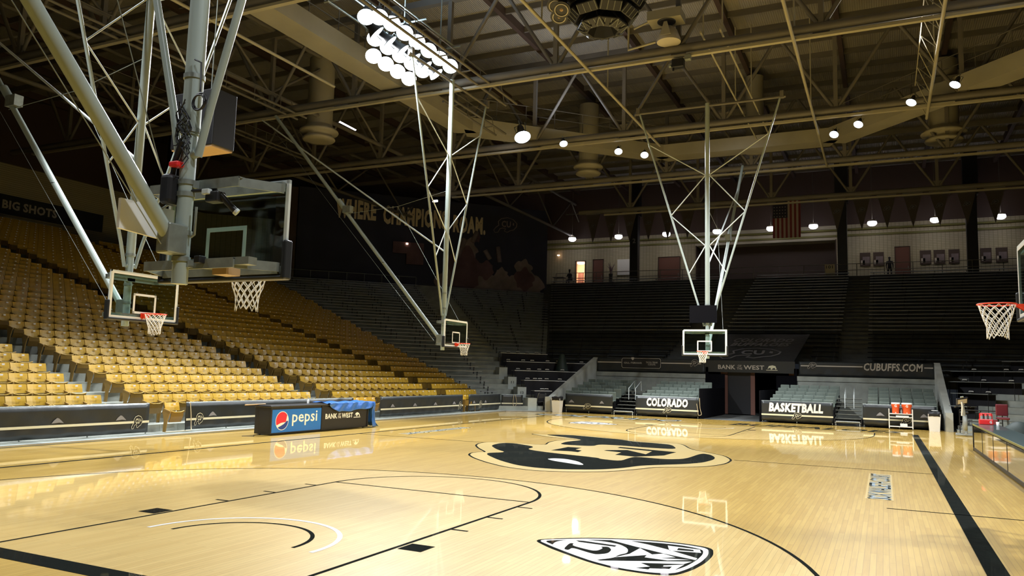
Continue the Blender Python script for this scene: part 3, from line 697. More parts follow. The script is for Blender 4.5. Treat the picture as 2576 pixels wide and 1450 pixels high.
# ================================================================ BANNERS
def banner(label, a, b, z0, z1, stripe=None, words=None, logos=(), peaks=(), name='barrier_banner', cat='banner', grp=None, lm='whitet', stripem='cream', wrinkle=True, posts=True, bold=.05, eo='cream'):
    """vertical vinyl banner whose face runs a->b (left to right as read), facing right-hand side of a->b"""
    a = Vector((a[0], a[1], 0)); b = Vector((b[0], b[1], 0)); d = (b - a); L = d.length; d.normalize()
    F = frame((a.x, a.y, 0), d, (0, 0, 1))          # w axis = d x z = outward
    t = thing(name, label, cat, ((a.x + b.x) / 2, (a.y + b.y) / 2, z0), grp)
    mb = MB('vinyl'); nx = max(2, int(L / .12)); nz = 6; vs = []; H = z1 - z0; rnd = random.Random(int(L * 100))
    ph = rnd.random() * 6
    for s_ in (0, 1):
        for j in range(nz + 1):
            for i in range(nx + 1):
                u = L * i / nx; v = z0 + H * j / nz
                wv = .018 * math.sin(u * 5.1 + v * 7 + ph) + .012 * math.sin(u * 11.3 - v * 9 + ph * 2) if wrinkle else 0
                wv *= (1 - j / nz) * .9 + .05; wv = min(wv, .017)
                vs.append(F @ Vector((u, v, wv - .02 * s_)))
    st = (nx + 1) * (nz + 1); fs = []
    for j in range(nz):
        for i in range(nx):
            q = j * (nx + 1) + i; fs.append((q, q + 1, q + nx + 2, q + nx + 1)); fs.append((st + q, st + q + nx + 1, st + q + nx + 2, st + q + 1))
    for i in range(nx):
        q = nz * (nx + 1) + i; fs.append((q, q + 1, st + q + 1, st + q)); fs.append((i, st + i, st + i + 1, i + 1))
    for j in range(nz):
        q = j * (nx + 1); fs.append((q, q + nx + 1, st + q + nx + 1, st + q)); q += nx; fs.append((q, st + q, st + q + nx + 1, q + nx + 1))
    mb.smooth = True; mb.add(vs, fs); mb.build('sheet', t)
    F2 = F @ Matrix.Translation((0, 0, .018))
    if stripe:
        g = MB(stripem)
        for u0, u1 in stripe[2:] or ((0, L),): g = MB(stripem); g.prism([(u0, stripe[0]), (u1, stripe[0]), (u1, stripe[1]), (u0, stripe[1])], F2, .003); g.build('stripe', t)
    for u, wd in peaks:
        g = MB('greyp'); v = z0 + H * .46; h = H * .17; wd *= .62
        g.prism([(u - wd / 2, v), (u - wd * .32, v + h * .55), (u - wd * .08, v + h), (u + wd * .06, v + h * .93), (u + wd * .28, v + h * .5), (u + wd / 2, v), (u + wd * .1, v + h * .12), (u - wd * .2, v + h * .05)], F2, .002)
        g.build('printed_peak', t)
    for u, v, wd, ht in logos:
        g = MB('black'); emblem(g, F2 @ Matrix.Translation((0, 0, .003)), u, v, wd, ht, eo, 'black', eo); g.build('emblem', t)
    if words:
        for txt, u, v, wd, ht, bd, sh in words:
            g = MB(lm); textmb(g, txt, F2, u, v, wd, ht, bold=bd, shear=sh, d=.004); g.build('lettering', t)
    if posts:
        g = MB('galv'); g.tube([F @ Vector((0, z1, -.03)), F @ Vector((L, z1, -.03))], .02, 6)
        for i in range(int(L / 1.9) + 2):
            u = min(.04 + i * (L - .08) / (int(L / 1.9) + 1), L - .04); g.tube([F @ Vector((u, .02, -.035)), F @ Vector((u, z1, -.035))], .018, 6)
        g.build('support_frame', t)
    return t
BG = 'black barrier banners along the front seats'
xs = -11.17
def sidebanner(label, y0, y1, logos, n):
    L = y1 - y0
    return banner(label, (xs, y0), (xs, y1), .11, .86, stripe=(.36, .42), logos=[(u, .22, .32, .33) for u in logos], peaks=[(L * (i + .5) / n, .5) for i in range(n)], grp=BG)
sidebanner('nearest black barrier banner, tan stripe and animal emblem near its right end', -11.5, -4.62, [6.35], 4)
sidebanner('black barrier banner running behind the blue advertising console', -3.38, 4.35, [.3], 4)
sidebanner('long black barrier banner between the console and the far gap in the barrier', 6.1, 12.75, [6.2], 4)
banner('short black barrier banner at the corner with a hanging cord', (xs, 13.35), (xs, 16.72), .11, .86, stripe=(.36, .42), logos=[(1.0, .22, .32, .33)], peaks=[(.5, .4), (1.7, .4)], grp=BG)
banner('folded end of black barrier banner turning the corner by the stairs', (xs + .03, 16.8), (xs + .86, 17.63), .11, .84, stripe=(.36, .42), grp=BG)
FB = 'black barrier banners of the far end'
yb = 18.62
banner('plain black barrier banner beside the left white trash can at far end', (-8.32, yb), (-5.75, yb), .12, .98, stripe=(.33, .40), logos=[(1.0, .21, .42, .29)], peaks=[(.35, .5), (2.0, .4)], grp=FB)
banner('black banner with big white COLORADO lettering at the far end', (-4.55, yb), (-1.42, yb), .10, .99, stripe=(.33, .40), words=[('COLORADO', .56, .50, 2.06, .42, .055, .12)], logos=[(1.4, .20, .42, .29)], grp=FB)
banner('black banner with big white BASKETBALL lettering at the far end', (1.5, yb), (4.6, yb), .10, .99, stripe=(.33, .40), words=[('BASKETBALL', .33, .50, 2.35, .42, .055, .12)], logos=[(1.35, .20, .42, .29)], grp=FB)
banner('black barrier banner behind the white cart with orange coolers', (5.82, yb), (8.7, yb), .10, 1.0, stripe=(.33, .40), logos=[(1.5, .20, .42, .29)], peaks=[(.7, .55), (2.4, .5)], grp=FB)
# parapet banners over the far wall
PB = 'parapet banners of the far stand'
t = banner('dark parapet banner with a rounded sponsor frame above the left chair blocks', (-8.9, 25.28), (-2.5, 25.28), 2.22, 3.02, stripe=(2.74, 2.80, (0, 1.5), (3.9, 6.2)), posts=False, name='parapet_banner', grp=PB, stripem='tanp', logos=[(5.6, 2.6, .45, .4)], eo='tanp')
F2 = frame((-8.9, 25.25, 0), (1, 0, 0), (0, 0, 1)); F2 = F2 @ Matrix.Translation((0, 0, .02))
g = MB('black'); g.prism([(1.5, 2.42), (3.9, 2.42), (3.9, 3.03), (1.5, 3.03)], F2, .01)
F3 = F2 @ Matrix.Translation((0, 0, .012)); g.use('tanp')
rr = [(1.6, 2.45), (3.8, 2.45), (3.87, 2.52), (3.87, 2.95), (3.8, 3.02), (1.6, 3.02), (1.53, 2.95), (1.53, 2.52), (1.6, 2.45)]
for (u0, v0), (u1, v1) in zip(rr[:-1], rr[1:]): g.tube([F3 @ Vector((u0, v0, 0)), F3 @ Vector((u1, v1, 0))], .014, 4)
textmb(g, 'GILL-TERHAR', F3, 1.66, 2.70, 1.1, .10, bold=.01); textmb(g, 'THE GILL-TERHAR\nCLUB LEVEL', F3, 3.0, 2.62, .7, .22, bold=0)
g.prism([(2.12, 2.98), (2.20, 2.90), (2.28, 2.98), (2.28, 3.08), (2.12, 3.08)], F3, .005)
g.build('framed_sign', t)
banner('dark parapet banner with grey web address lettering above the right chair blocks', (2.55, 25.28), (9.0, 25.28), 2.22, 3.0, stripe=(2.74, 2.80, (.1, 3.15), (6.0, 6.4)), posts=False, name='parapet_banner', grp=PB, stripem='tanp', words=[('CUBUFFS.COM', 3.2, 2.57, 2.75, .40, .03, .12)], logos=[(.45, 2.62, .45, .34)], lm='tanp', eo='tanp')
# sloping tarp and fascia over the passage
t = thing('passage_canopy', 'black tarp sloping over the far passage, team name, animal outline and bank name', 'canopy', (0, 25.3, 2.3))
F = frame((-2.5, 25.3, 0), (1, 0, 0), (0, 0, 1))
MB('vinyl').prism([(0, 2.33), (4.85, 2.33), (4.85, 2.98), (0, 2.98)], F, -.03).build('fascia', t)
F2 = F @ Matrix.Translation((0, 0, .006)); g = MB('tanp')
textmb(g, 'BANK', F2, .75, 2.50, .95, .24, bold=.02); textmb(g, 'OF\nTHE', F2, 1.78, 2.49, .30, .26, bold=.0); textmb(g, 'WEST', F2, 2.15, 2.50, 1.1, .24, bold=.02)
g.use('cream').prism([(3.35, 2.48), (3.95, 2.48), (3.95, 2.51), (3.35, 2.51)], F2, .004)
g.prism([(3.42, 2.55), (3.50, 2.72), (3.68, 2.76), (3.84, 2.72), (3.90, 2.56), (3.84, 2.53), (3.80, 2.62), (3.70, 2.60), (3.66, 2.53), (3.60, 2.53), (3.58, 2.63), (3.50, 2.60)], F2, .004); g.build('lettering', t)
sl = Vector((0, 4.0, 1.62)).normalized()
F = frame((-2.4, 25.3, 2.98), (1, 0, 0), sl)
MB('vinyl').prism([(0, 0), (4.7, 0), (5.2, 4.6), (-.1, 4.6)], F, -.03).build('slope_sheet', t)
F2 = F @ Matrix.Translation((0, 0, .006)); g = MB('greyp')
textmb(g, 'COLORADO', F2, 1.0, 3.15, 3.4, .62, bold=.04, shear=.4); textmb(g, 'BUFFALOES', F2, .9, 2.42, 3.4, .62, bold=.04, shear=.4); g.build('lettering', t)
g = MB('greyp'); emblem(g, F2, .7, .35, 3.2, 1.7, 'greyp', 'vinyl', 'greyp'); g.build('emblem', t)

# giant curtain in the corner
a = Vector((-36.7, 29.8)); b = Vector((-21.0, 45.5)); L = (b - a).length
t = thing('corner_curtain', 'huge blue-black curtain with a slogan and faint players hanging in the far left corner', 'curtain', ((a.x + b.x) / 2, (a.y + b.y) / 2, 9.2))
F = frame((a.x, a.y, 0), (1, 1, 0), (0, 0, 1))
mb = MB('bluek'); vs = []; n = 60
mb.smooth = True
for s_ in (0, 1):
    for j in (0, 1):
        for i in range(n + 1): vs.append(F @ Vector((L * i / n, 8.9 + j * 8.0, .06 * math.sin(i * 1.3) - .08 * s_)))
fs = []
for i in range(n): fs += [(i, i + 1, n + 2 + i, n + 1 + i), (2 * n + 2 + i, 3 * n + 3 + i, 3 * n + 4 + i, 2 * n + 3 + i)]
mb.add(vs, fs); mb.build('sheet', t)
F2 = F @ Matrix.Translation((0, 0, .08)); g = MB('lett')
textmb(g, 'WHERE', F2, 3.0, 14.55, 3.4, 1.65, bold=.05); textmb(g, 'CHAMPIONS', F2, 7.0, 14.35, 5.6, 1.65, bold=.05); textmb(g, 'ROAM.', F2, 13.2, 14.15, 3.0, 1.6, bold=.05); g.build('lettering', t)
g = MB('ghost'); emblem(g, F2, 17.0, 14.5, 2.2, 1.4, 'ghost', 'bluek', 'ghost'); g.build('emblem', t)
g = MB('ghost')   # faint crowd of players lifting one of them
for u, v, sx, sy, q in ((14.6, 12.6, .9, 1.2, 0), (14.4, 10.8, 1.5, 2.0, 1), (13.0, 11.2, .5, .6, 0), (12.9, 9.6, 1.1, 1.3, 0), (16.3, 11.0, .8, .8, 1), (16.4, 9.6, 1.3, 1.3, 0), (17.8, 10.6, .6, .7, 0), (18.2, 9.5, 1.6, 1.2, 0), (19.9, 11.4, .8, .8, 0), (20.2, 9.8, 1.6, 1.5, 0), (20.0, 10.4, .9, 1.0, 1), (15.4, 13.9, .35, .45, 1)):
    g.use('ghost2' if q else 'ghost')
    g.prism([(u + sx * math.cos(i * PI / 16) * (1 + .16 * math.sin(i * .9 + u)), max(9.0, v + sy * math.sin(i * PI / 16) * (1 + .18 * math.cos(i * 1.1 + v)))) for i in range(32)], F2, .01 + .003 * q + .0004 * u)
for p0, p1 in (((13.7, 12.0), (14.3, 13.6)), ((15.0, 13.4), (15.4, 14.4)), ((17.6, 11.8), (17.4, 13.2)), ((16.7, 12.0), (16.2, 12.8))):
    g.use('ghost').tube([F2 @ Vector((*p0, .01)), F2 @ Vector((*p1, .01))], .22, 6)
g.build('printed_players', t)
tag(MB('ghost2').prism([(7.9, 11.9), (9.1, 11.9), (9.1, 11.0), (10.6, 11.0), (10.6, 12.9), (7.9, 12.9)], F @ Matrix.Translation((0, 0, .3)), .05).build('projection_screen'), 'small grey sheet hanging low before the blue-black corner curtain', 'screen')
tag(MB('warm').cbox(F @ Vector((9.1, 12.75, .42)), (.14, .14, .14)).build('warning_lamp'), 'tiny orange lamp glowing in front of the corner curtain', 'lamp')
mb = MB('brown'); mb.prism([(-1.8, 8.9), (-.1, 8.9), (-.1, 16.8), (-1.8, 16.8)], F, .1); tag(mb.build('wall_panel'), 'dark brown upright panel left of the corner curtain', 'panel')

# ================================================================ BASKETBALL GOALS
def net_mb(c, n=12, lv=7, r0=.225, drop=.45):
    mb = MB('net'); rnd = random.Random(3)
    P = []
    for l in range(lv + 1):
        f = l / lv; r = r0 * (1 - .48 * min(1, f * 1.25)) + (.012 if f > .85 else 0)
        P.append([(c[0] + r * math.cos(2 * PI * (i + .5 * (l % 2)) / n), c[1] + r * math.sin(2 * PI * (i + .5 * (l % 2)) / n), c[2] - drop * f + rnd.uniform(-.008, .008) - (.02 * math.sin(i) if l == lv else 0)) for i in range(n)])
    for l in range(lv):
        for i in range(n):
            if l % 2 == 0: q = (i, (i - 1) % n)
            else: q = (i, (i + 1) % n)
            for k in q: mb.tube([P[l][i], P[l + 1][k]], .0055, 4, cap=False)
    for i in range(n): mb.tube([P[lv][i], P[lv][(i + 1) % n]], .005, 4, cap=False) if False else None
    return mb
def goal_proto(style):
    """local: origin on floor under the board; +y toward the court, board face at y=0"""
    t = thing('basketball_goal', 'x', 'basketball goal')
    w2, b0, b1 = .915, 2.9, 3.97
    bd = MB('glass'); bd.box((-w2 + .03, -.016, b0 + .03), (w2 - .03, -.003, b1 - .03)); bd = bd.build('backboard', t)
    fm = MB('steelw')
    for a, b in (((-w2, -.035, b0), (w2, 0, b0 + .04)), ((-w2, -.035, b1 - .04), (w2, 0, b1)), ((-w2, -.035, b0), (-w2 + .04, 0, b1)), ((w2 - .04, -.035, b0), (w2, 0, b1))): fm.box(a, b)
    fm.use('paintw')
    for a, b in (((-w2 + .03, -.002, b0 + .03), (w2 - .03, .001, b0 + .075)), ((-w2 + .03, -.002, b1 - .075), (w2 - .03, .001, b1 - .03)), ((-w2 + .03, -.002, b0 + .03), (-w2 + .075, .001, b1 - .03)), ((w2 - .075, -.002, b0 + .03), (w2 - .03, .001, b1 - .03))): fm.box(a, b)
    fm.build('board_frame', bd)
    sq = MB('paintw'); sq.box((-.305, -.001, 3.05), (.305, .002, 3.10)); sq.box((-.305, -.001, 3.455), (.305, .002, 3.505)); sq.box((-.305, -.001, 3.05), (-.255, .002, 3.505)); sq.box((.255, -.001, 3.05), (.305, .002, 3.505)); sq.build('shooter_square', bd)
    pd = MB('rubber')
    pd.rbox((-w2 - .03, -.09, b0 - .03), (w2 + .03, .035, b0 + .02), .02)
    for s_ in (-1, 1): pd.rbox((s_ * (w2 - .015), -.09, b0 - .03), (s_ * (w2 + .04), .035, b0 + .40), .02)
    pd.build('padding', bd)
    rm = MB('orange'); rm.ring((0, .381, 3.048), .2335, .0095, 36, 8)
    rm.box((-.09, 0, 2.96), (.09, .02, 3.07)); rm.prism([(-.07, 0), (.07, 0), (.06, .16), (-.06, .16)], Matrix.Translation((0, 0, 3.035)), .012)
    F = frame((0, 0, 0), (0, 1, 0), (0, 0, 1))
    for s_ in (-.06, .05): rm.prism([(.01, 2.92), (.17, 3.03), (.01, 3.045)], F @ Matrix.Translation((0, 0, s_)), .008)
    rm.build('rim', t)
    net_mb((0, .381, 3.045)).build('net', t)
    # board mounting
    mt = MB('galv'); my = -.60
    mt.box((-w2 + .05, -.09, b0 + .03), (w2 - .05, -.035, b0 + .12)); mt.box((-w2 + .05, -.09, b1 - .13), (w2 - .05, -.035, b1 - .03))
    for s_ in (-1, 1):
        for z in (3.0, 3.86):
            mt.add([(s_ * .88, -.07, z - .05), (s_ * .88, -.07, z + .05), (s_ * .88, -.12, z + .05), (s_ * .88, -.12, z - .05), (s_ * .66, my + .16, z - .05), (s_ * .66, my + .16, z + .05), (s_ * .62, my + .08, z + .05), (s_ * .62, my + .08, z - .05)],
                   [(0, 1, 5, 4), (3, 7, 6, 2), (1, 2, 6, 5), (0, 4, 7, 3), (0, 3, 2, 1), (4, 5, 6, 7)])
    for z in (3.0, 3.86): mt.box((-.66, my + .08, z - .05), (.66, my + .10, z + .05)); mt.box((-.66, my + .08, z + .04), (.66, my + .20, z + .055)); mt.box((-.10, my, z - .04), (.10, my + .1, z + .04))
    mt.box((-.10, my + .1, 3.00), (.10, -.03, 3.06))
    mt.build('mounting_arm', t)
    # mast, collar clamps
    ms = MB('steel'); ms.tube([(0, my, 2.78), (0, my, 4.45)], .083, 20); ms.tube([(0, my, 4.4), (0, my, 13.9)], .10, 20)
    ms.use('galv')
    for z in (3.02, 3.3, 3.72, 3.85, 4.42, 5.02): ms.tube([(0, my, z), (0, my, z + .05)], .112 if z > 4.3 else .095, 20)
    ms = ms.build('mast', t)
    for s_ in (-1, 1):
        b = MB('steel'); b.tube([(s_ * .14, my, 4.15), (s_ * .28, my, 4.7), (s_ * 3.02, my, 13.75)], .042, 10); b.tube([(s_ * .12, my, 4.2), (0, my, 4.15)], .05, 8); b.build('side_brace', t)
    b = MB('steelw')
    vx = lambda z: .28 + (z - 4.7) * .3028
    for s_ in (-1, 1):
        for z0, z1 in ((6.4, 7.6), (9.0, 7.6), (9.0, 10.7), (12.3, 10.7)): b.tube([(s_ * vx(z0), my, z0), (s_ * .08, my, z1)], .022, 7)
    b.build('lattice_strut', t)
    b = MB('dkst'); b.tube([(-3.25, my, 13.8), (3.25, my, 13.8)], .055, 10); 
    for s_ in (-1, 1): b.box((s_ * 3.1 - .08, my - .1, 13.75), (s_ * 3.1 + .08, my + .1, 14.05))
    b.build('hanger_pipe', t)
    b = MB('steel'); b.tube([(0, my - .12, 3.2), (0, my - 9.4, 13.5)], .075, 14); b.tube([(0, my - 5.0, 8.7), (0, my - 5.5, 9.25)], .10, 12)
    b.use('galv').rbox((-.09, my - .26, 3.08), (.09, my, 3.40), .02); b.box((-.12, my - 5.2, 8.65), (.12, my - 4.8, 8.95)); b.use('black').ring((0, my - 3.0, 6.4), .078, .012, 12, 4, 'z'); b.build('rear_brace', t)
    b = MB('steelw'); b.tube([(0, my - .08, 6.75), (0, my - 10.2, 13.4)], .034, 10); b.build('rear_stay', t)
    b = MB('galv')
    b.tube([(0, my, 9.25), (.02, my - 2.4, 8.75), (0, my - 5.2, 8.6)], .009, 5); b.tube([(.02, my - 2.4, 8.75), (-.7, my + .3, 4.0)], .007, 4)
    b.tube([(.1, my - .35, 3.15), (.15, my - 9.9, 13.4)], .007, 4); b.build('cable', t)
    return t
G = {}
def goal(style, loc, rz, label):
    if 'p' not in G: G['p'] = goal_proto(style); o = G['p']; KIDS(o); [KIDS(c) for c in KIDS(o)]; o.location = loc; o.rotation_euler = (0, 0, rz); o['label'] = label; o['group'] = 'ceiling hung basketball goals'
    else: o = dup(G['p'], loc, rz, label, 'ceiling hung basketball goals')
    return o
g_near = goal('main', (0, -13.1, 0), 0, 'nearest ceiling hung basketball goal seen from behind, red rim, glass board')
g_far = goal('main', (0, 13.1, 0), PI, 'ceiling hung basketball goal at the far end, facing the viewer, before the dark stand')
goal('side', (-8.5, -7.2, 0), -PI / 2, 'side practice goal at left, half hidden behind the nearest board')
goal('side', (-8.5, 7.2, 0), -PI / 2, 'smaller side practice goal beyond, in front of the metal bleachers')
goal('side', (8.5, -7.2, 0), PI / 2, 'side practice goal cut off by the right edge of the picture')
# gear on the near mast
def world_children(t, name, mb):
    """part of a top-level goal that stands at t.location without rotation"""
    return mb.build(name, t)
my = -13.7
b = MB('black'); b.rbox((-.19, my - .20, 3.62), (-.04, my + .02, 3.95), .05, 3); b.tube([(-.1, my - .1, 3.95), (-.08, my - .1, 4.1), (.02, my - .12, 4.3)], .03, 8); b.build('winch_motor', g_near)
b = MB('redpl'); b.rbox((-.10, my - .17, 4.02), (.03, my - .06, 4.08), .015); b.build('red_beacon', g_near)
b = MB('black'); rnd = random.Random(5)
for i in range(12):
    z0 = 4.02 + rnd.random() * .28; a0 = rnd.uniform(-.2, .2); pts = [(.10 * math.sin(a0 * 9 + k) + .02, my - .12 - .03 * math.cos(k * 2.1 + i), z0 + k * .09 + rnd.uniform(-.04, .04)) for k in range(6)]
    b.tube(pts, .007, 5)
b.ring((.22, my - .1, 4.72), .09, .012, 16, 5, 'y'); b.ring((.22, my - .12, 4.70), .085, .010, 16, 5, 'y'); b.tube([(.22, my - .1, 4.8), (.2, my - .1, 5.15), (.1, my - .1, 5.2)], .01, 5)
b.build('cable_bundle', g_near)
b = MB('black'); b.tube([(.06, my, 3.78), (.32, my + .12, 3.80)], .02, 6); b.rbox((.22, my + .05, 3.66), (.40, my + .18, 3.78), .02); b.tube([(.38, my + .12, 3.74), (.50, my + .22, 3.58)], .035, 10); b.use('steelw').tube([(.50, my + .22, 3.58), (.52, my + .235, 3.56)], .04, 10); b.rbox((.20, my + .02, 3.74), (.30, my + .08, 3.80), .01)
b.use('galv').tube([(.17, my, 3.60), (.17, my, 3.30), (.12, my, 3.28)], .014, 6); b.build('camera_mount', g_near)
b = MB('galv'); b.box((.12, my + .1, 2.98), (.85, my + .22, 3.06)); b.use('black').rbox((.18, my + .0, 3.0), (.26, my + .1, 3.08), .01); b.use('gold_wood').box((.25, my + .2, 2.90), (.45, my + .4, 2.98)); b.build('rim_brace', g_near)
F = frame((-.22, -14.30, 0), (0, 1, 0), (0, 0, 1))
t = thing('shot_clock', 'white back of a flat box hanging left of the nearest mast', 'clock', (-.24, -13.9, 3.25))
MB('white').prism([(0, 3.29), (.66, 3.25), (.66, 3.60), (0, 3.60)], F, -.04).build('housing', t)
b = MB('galv'); b.tube([F @ Vector((.2, 3.58, -.02)), (-.05, -14.45, 3.85)], .012, 5); b.tube([F @ Vector((.5, 3.58, -.02)), (-.09, -13.78, 3.66)], .012, 5); b.build('hanger', t)
# ball-stop panel far goal
o = MB('drape').box((-.42, -.48, 4.28), (.72, -.42, 5.02)).build('mast_screen', org=(0, 0, 0)); o.parent = g_far
# ================================================================ ROOF STEEL
TG = 'roof trusses crossing the arena'
def truss(y, label, x0=-40, x1=40):
    t = thing('roof_truss', label, 'truss', (0, y, 14), TG)
    b = MB('dkst'); b.tube([(x0, y, 14.25), (x1, y, 14.25)], .17, 12); b.build('bottom_chord', t)
    b = MB('dkst'); b.box((-42, y - .14, 18.0), (42, y + .14, 18.3)); b.build('top_chord', t)
    b = MB('ltst'); b.box((x0 + 2, y - .14, 13.88), (x1 - 2, y + .04, 13.98)); b.build('cable_tray', t)
    for i in range(-7, 8):
        x = i * 5
        if x < x0: continue
        b = MB('dkst'); b.box((x - .09, y - .09, 14.2), (x + .09, y + .09, 18)); b.box((x - .28, y - .03, 13.98), (x + .28, y + .03, 14.75)); b.build('vertical_post', t)
        for s_ in (-1, 1):
            b = MB('dkst'); b.tube([(x + s_ * .12, y, 14.4), (x + s_ * 2.45, y, 18.05)], .085, 6); b.build('diagonal', t)
for y, l in ((-9.8, 'nearest roof truss, mostly above the picture'), (-.7, 'roof truss passing behind the nearest mast top at upper left'), (8.4, 'roof truss with a pale cable tray crossing the top right of the picture'), (17.6, 'second roof truss from the top, passing before the octagonal duct'), (26.3, 'third roof truss, behind the octagonal duct'), (35.2, 'faint roof truss above the far stand')):
    truss(y, l, {26.3: -22, 35.2: -14}.get(y, -40))
for x, l in ((-30, 'long roof girder running away at the far left'), (-20, 'long roof girder running away above the side stand'), (20, 'long roof girder running away at far right')):
    t = thing('roof_girder', l, 'girder', (x, 5, 15), 'long girders')
    b = MB('dkst'); b.tube([(x, -30, 15.2), (x, 50, 15.2)], .12, 8); b.build('bottom_chord', t)
    b = MB('dkst'); b.tube([(x, -30, 18.4), (x, 50, 18.4)], .12, 8); b.build('top_chord', t)
    for i in range(-3, 6):
        b = MB('dkst'); y = i * 9 - .7; b.tube([(x, y, 15.2), (x, y + 4.5, 18.4)], .07, 6); b.tube([(x, y + 9, 15.2), (x, y + 4.5, 18.4)], .07, 6); b.build('diagonal', t)
# catwalks running along the hall
def catwalk(x, y0, y1, z, label, mt='dkst', step=1.7):
    t = thing('catwalk', label, 'catwalk', (x, (y0 + y1) / 2, z), 'light catwalks')
    b = MB(mt); b.tube([(x, y0, z), (x, y1, z)], .055, 8); b.tube([(x + .55, y0, z), (x + .55, y1, z)], .055, 8); b.build('rail_beam', t)
    b = MB(mt); n = int((y1 - y0) / step); b.tube([(x, y0 + .3, z + .75), (x, y1 - .5, z + .75), (x, y1 - .1, z)], .02, 5)
    for i in range(n): 
        y = y0 + .6 + i * step; b.tube([(x, y, z), (x, y, z + .75)], .018, 5); b.tube([(x, y, z), (x + .55, y, z)], .03, 5)
    b.build('guard_rail', t)
catwalk(-18.9, -8, 9.1, 14.0, 'catwalk with a low guard rail at the upper left, behind the near masts')
catwalk(-8.5, -4, 11.0, 14.0, 'catwalk with guard rail beside the brightest floodlights')
catwalk(-10.9, 9.5, 14.8, 14.0, 'catwalk leading toward the second floodlight')
catwalk(-26.0, 2, 20, 15.0, 'dim catwalk above the side stand')
def hangpipe(x, y0, y1, z, label, r=.06, extra=False):
    t = thing('hanging_pipe', label, 'pipe', (x, (y0 + y1) / 2, z), 'long pale hanging pipes')
    b = MB('ltst'); b.tube([(x, y0, z), (x, y1, z)], r, 8); b.build('pipe', t)
    if extra:
        b = MB('ltst'); b.tube([(x - .5, y0, z + .9), (x - .5, y1 - 2, z + .9)], .025, 5)
        n = int((y1 - y0) / 1.6)
        for i in range(n): b.tube([(x, y0 + i * 1.6, z), (x - .5, y0 + i * 1.6 + .8, z + .9), (x, y0 + i * 1.6 + 1.6, z)], .02, 5)
        b.build('lacing', t)
    b = MB('ltst'); n = int((y1 - y0) / 8.9) + 1
    for i in range(n): b.tube([(x, y0 + .5 + i * 7, z), (x, y0 + .5 + i * 7, 18)], .03, 5)
    b.build('hanger_rod', t)
hangpipe(-3.5, -4, 19, 13.85, 'pale pipe running away left of the speaker cluster toward the second truss')
hangpipe(4.1, -6, 26, 13.85, 'pale pipe crossing the two trusses right of the ventilation fan')
hangpipe(8.7, -2, 19, 13.85, 'pale laced pipe at the right, beside the right floodlights', .065, True)
hangpipe(-14.2, -10, 6, 13.9, 'pale pipe at upper left between the near masts')
hangpipe(.9, 8, 22, 14.6, 'thin pale pipe behind the ventilation fan', .04)
hangpipe(1.6, 8, 22, 14.6, 'second thin pale pipe behind the ventilation fan', .04)
# octagonal air duct with drop outlets
t = thing('air_duct', 'octagonal pale air duct ringing the hall under the roof', 'duct', (0, 0, 14.3))
ov = [(4.6, 23.6), (12.9, 15.2), (12.9, -15.2), (4.6, -23.6), (-4.6, -23.6), (-12.9, -15.2), (-12.9, 15.2), (-4.6, 23.6)]
for i in range(8):
    a = Vector((*ov[i], 0)); c = Vector((*ov[(i + 1) % 8], 0)); d = (c - a).normalized(); nrm = Vector((-d.y, d.x, 0)); hw = .55
    k = math.tan(PI / 8) * hw
    b = MB('duct'); A = [a + nrm * hw + d * k * 0, a - nrm * hw, c - nrm * hw, c + nrm * hw]
    sgn = 1
    A = [a + nrm * hw - d * k * -1, a - nrm * hw - d * k, c - nrm * hw + d * k, c + nrm * hw - d * k]
    vs = [p + Vector((0, 0, 14.45)) for p in A] + [p + Vector((0, 0, 15.15)) for p in A]
    b.add(vs, [(0, 1, 2, 3), (7, 6, 5, 4), (0, 4, 5, 1), (1, 5, 6, 2), (2, 6, 7, 3), (3, 7, 4, 0)]); b.build('duct_section', t)
    b = MB('dkst')       # service walkway rail beside the duct
    for zz in (15.9, 16.4): b.tube([a + Vector((0, 0, zz)), c + Vector((0, 0, zz))], .025, 5)
    n = int((c - a).length / 1.8) + 1
    for q in range(n): p = a.lerp(c, q / n); b.tube([p + Vector((0, 0, 15.1)), p + Vector((0, 0, 16.4))], .02, 5)
    b.build('walkway_rail', t)
for x, y, r, zb, l in ((-9.8, 25.5, .62, 14.35, 'left of the far mast'), (.3, 25.6, .5, 14.8, 'right of the far mast'), (9.9, 27.0, .75, 14.8, 'below the right floodlights'), (-20.3, 12.4, .68, 13.9, 'above the side stand left of centre')):
    t = thing('duct_outlet', 'round vertical duct with a flared ring outlet, ' + l, 'duct', (x, y, zb), 'round duct outlets')
    b = MB('duct'); b.lathe([(r, .75), (r, 4.6)], (x, y, zb), 24); b.build('duct_drop', t)
    b = MB('ltst'); b.lathe([(r * 1.01, .95), (r * 1.1, .85), (r * 1.45, .68), (r * 1.52, .60), (r * 1.45, .52), (r * 1.0, .50), (r * 1.0, .36), (r * 1.2, .28), (r * 1.28, .20), (r * 1.2, .12), (r * .7, .08), (r * .3, .1)], (x, y, zb), 28); b.build('outlet_ring', t)
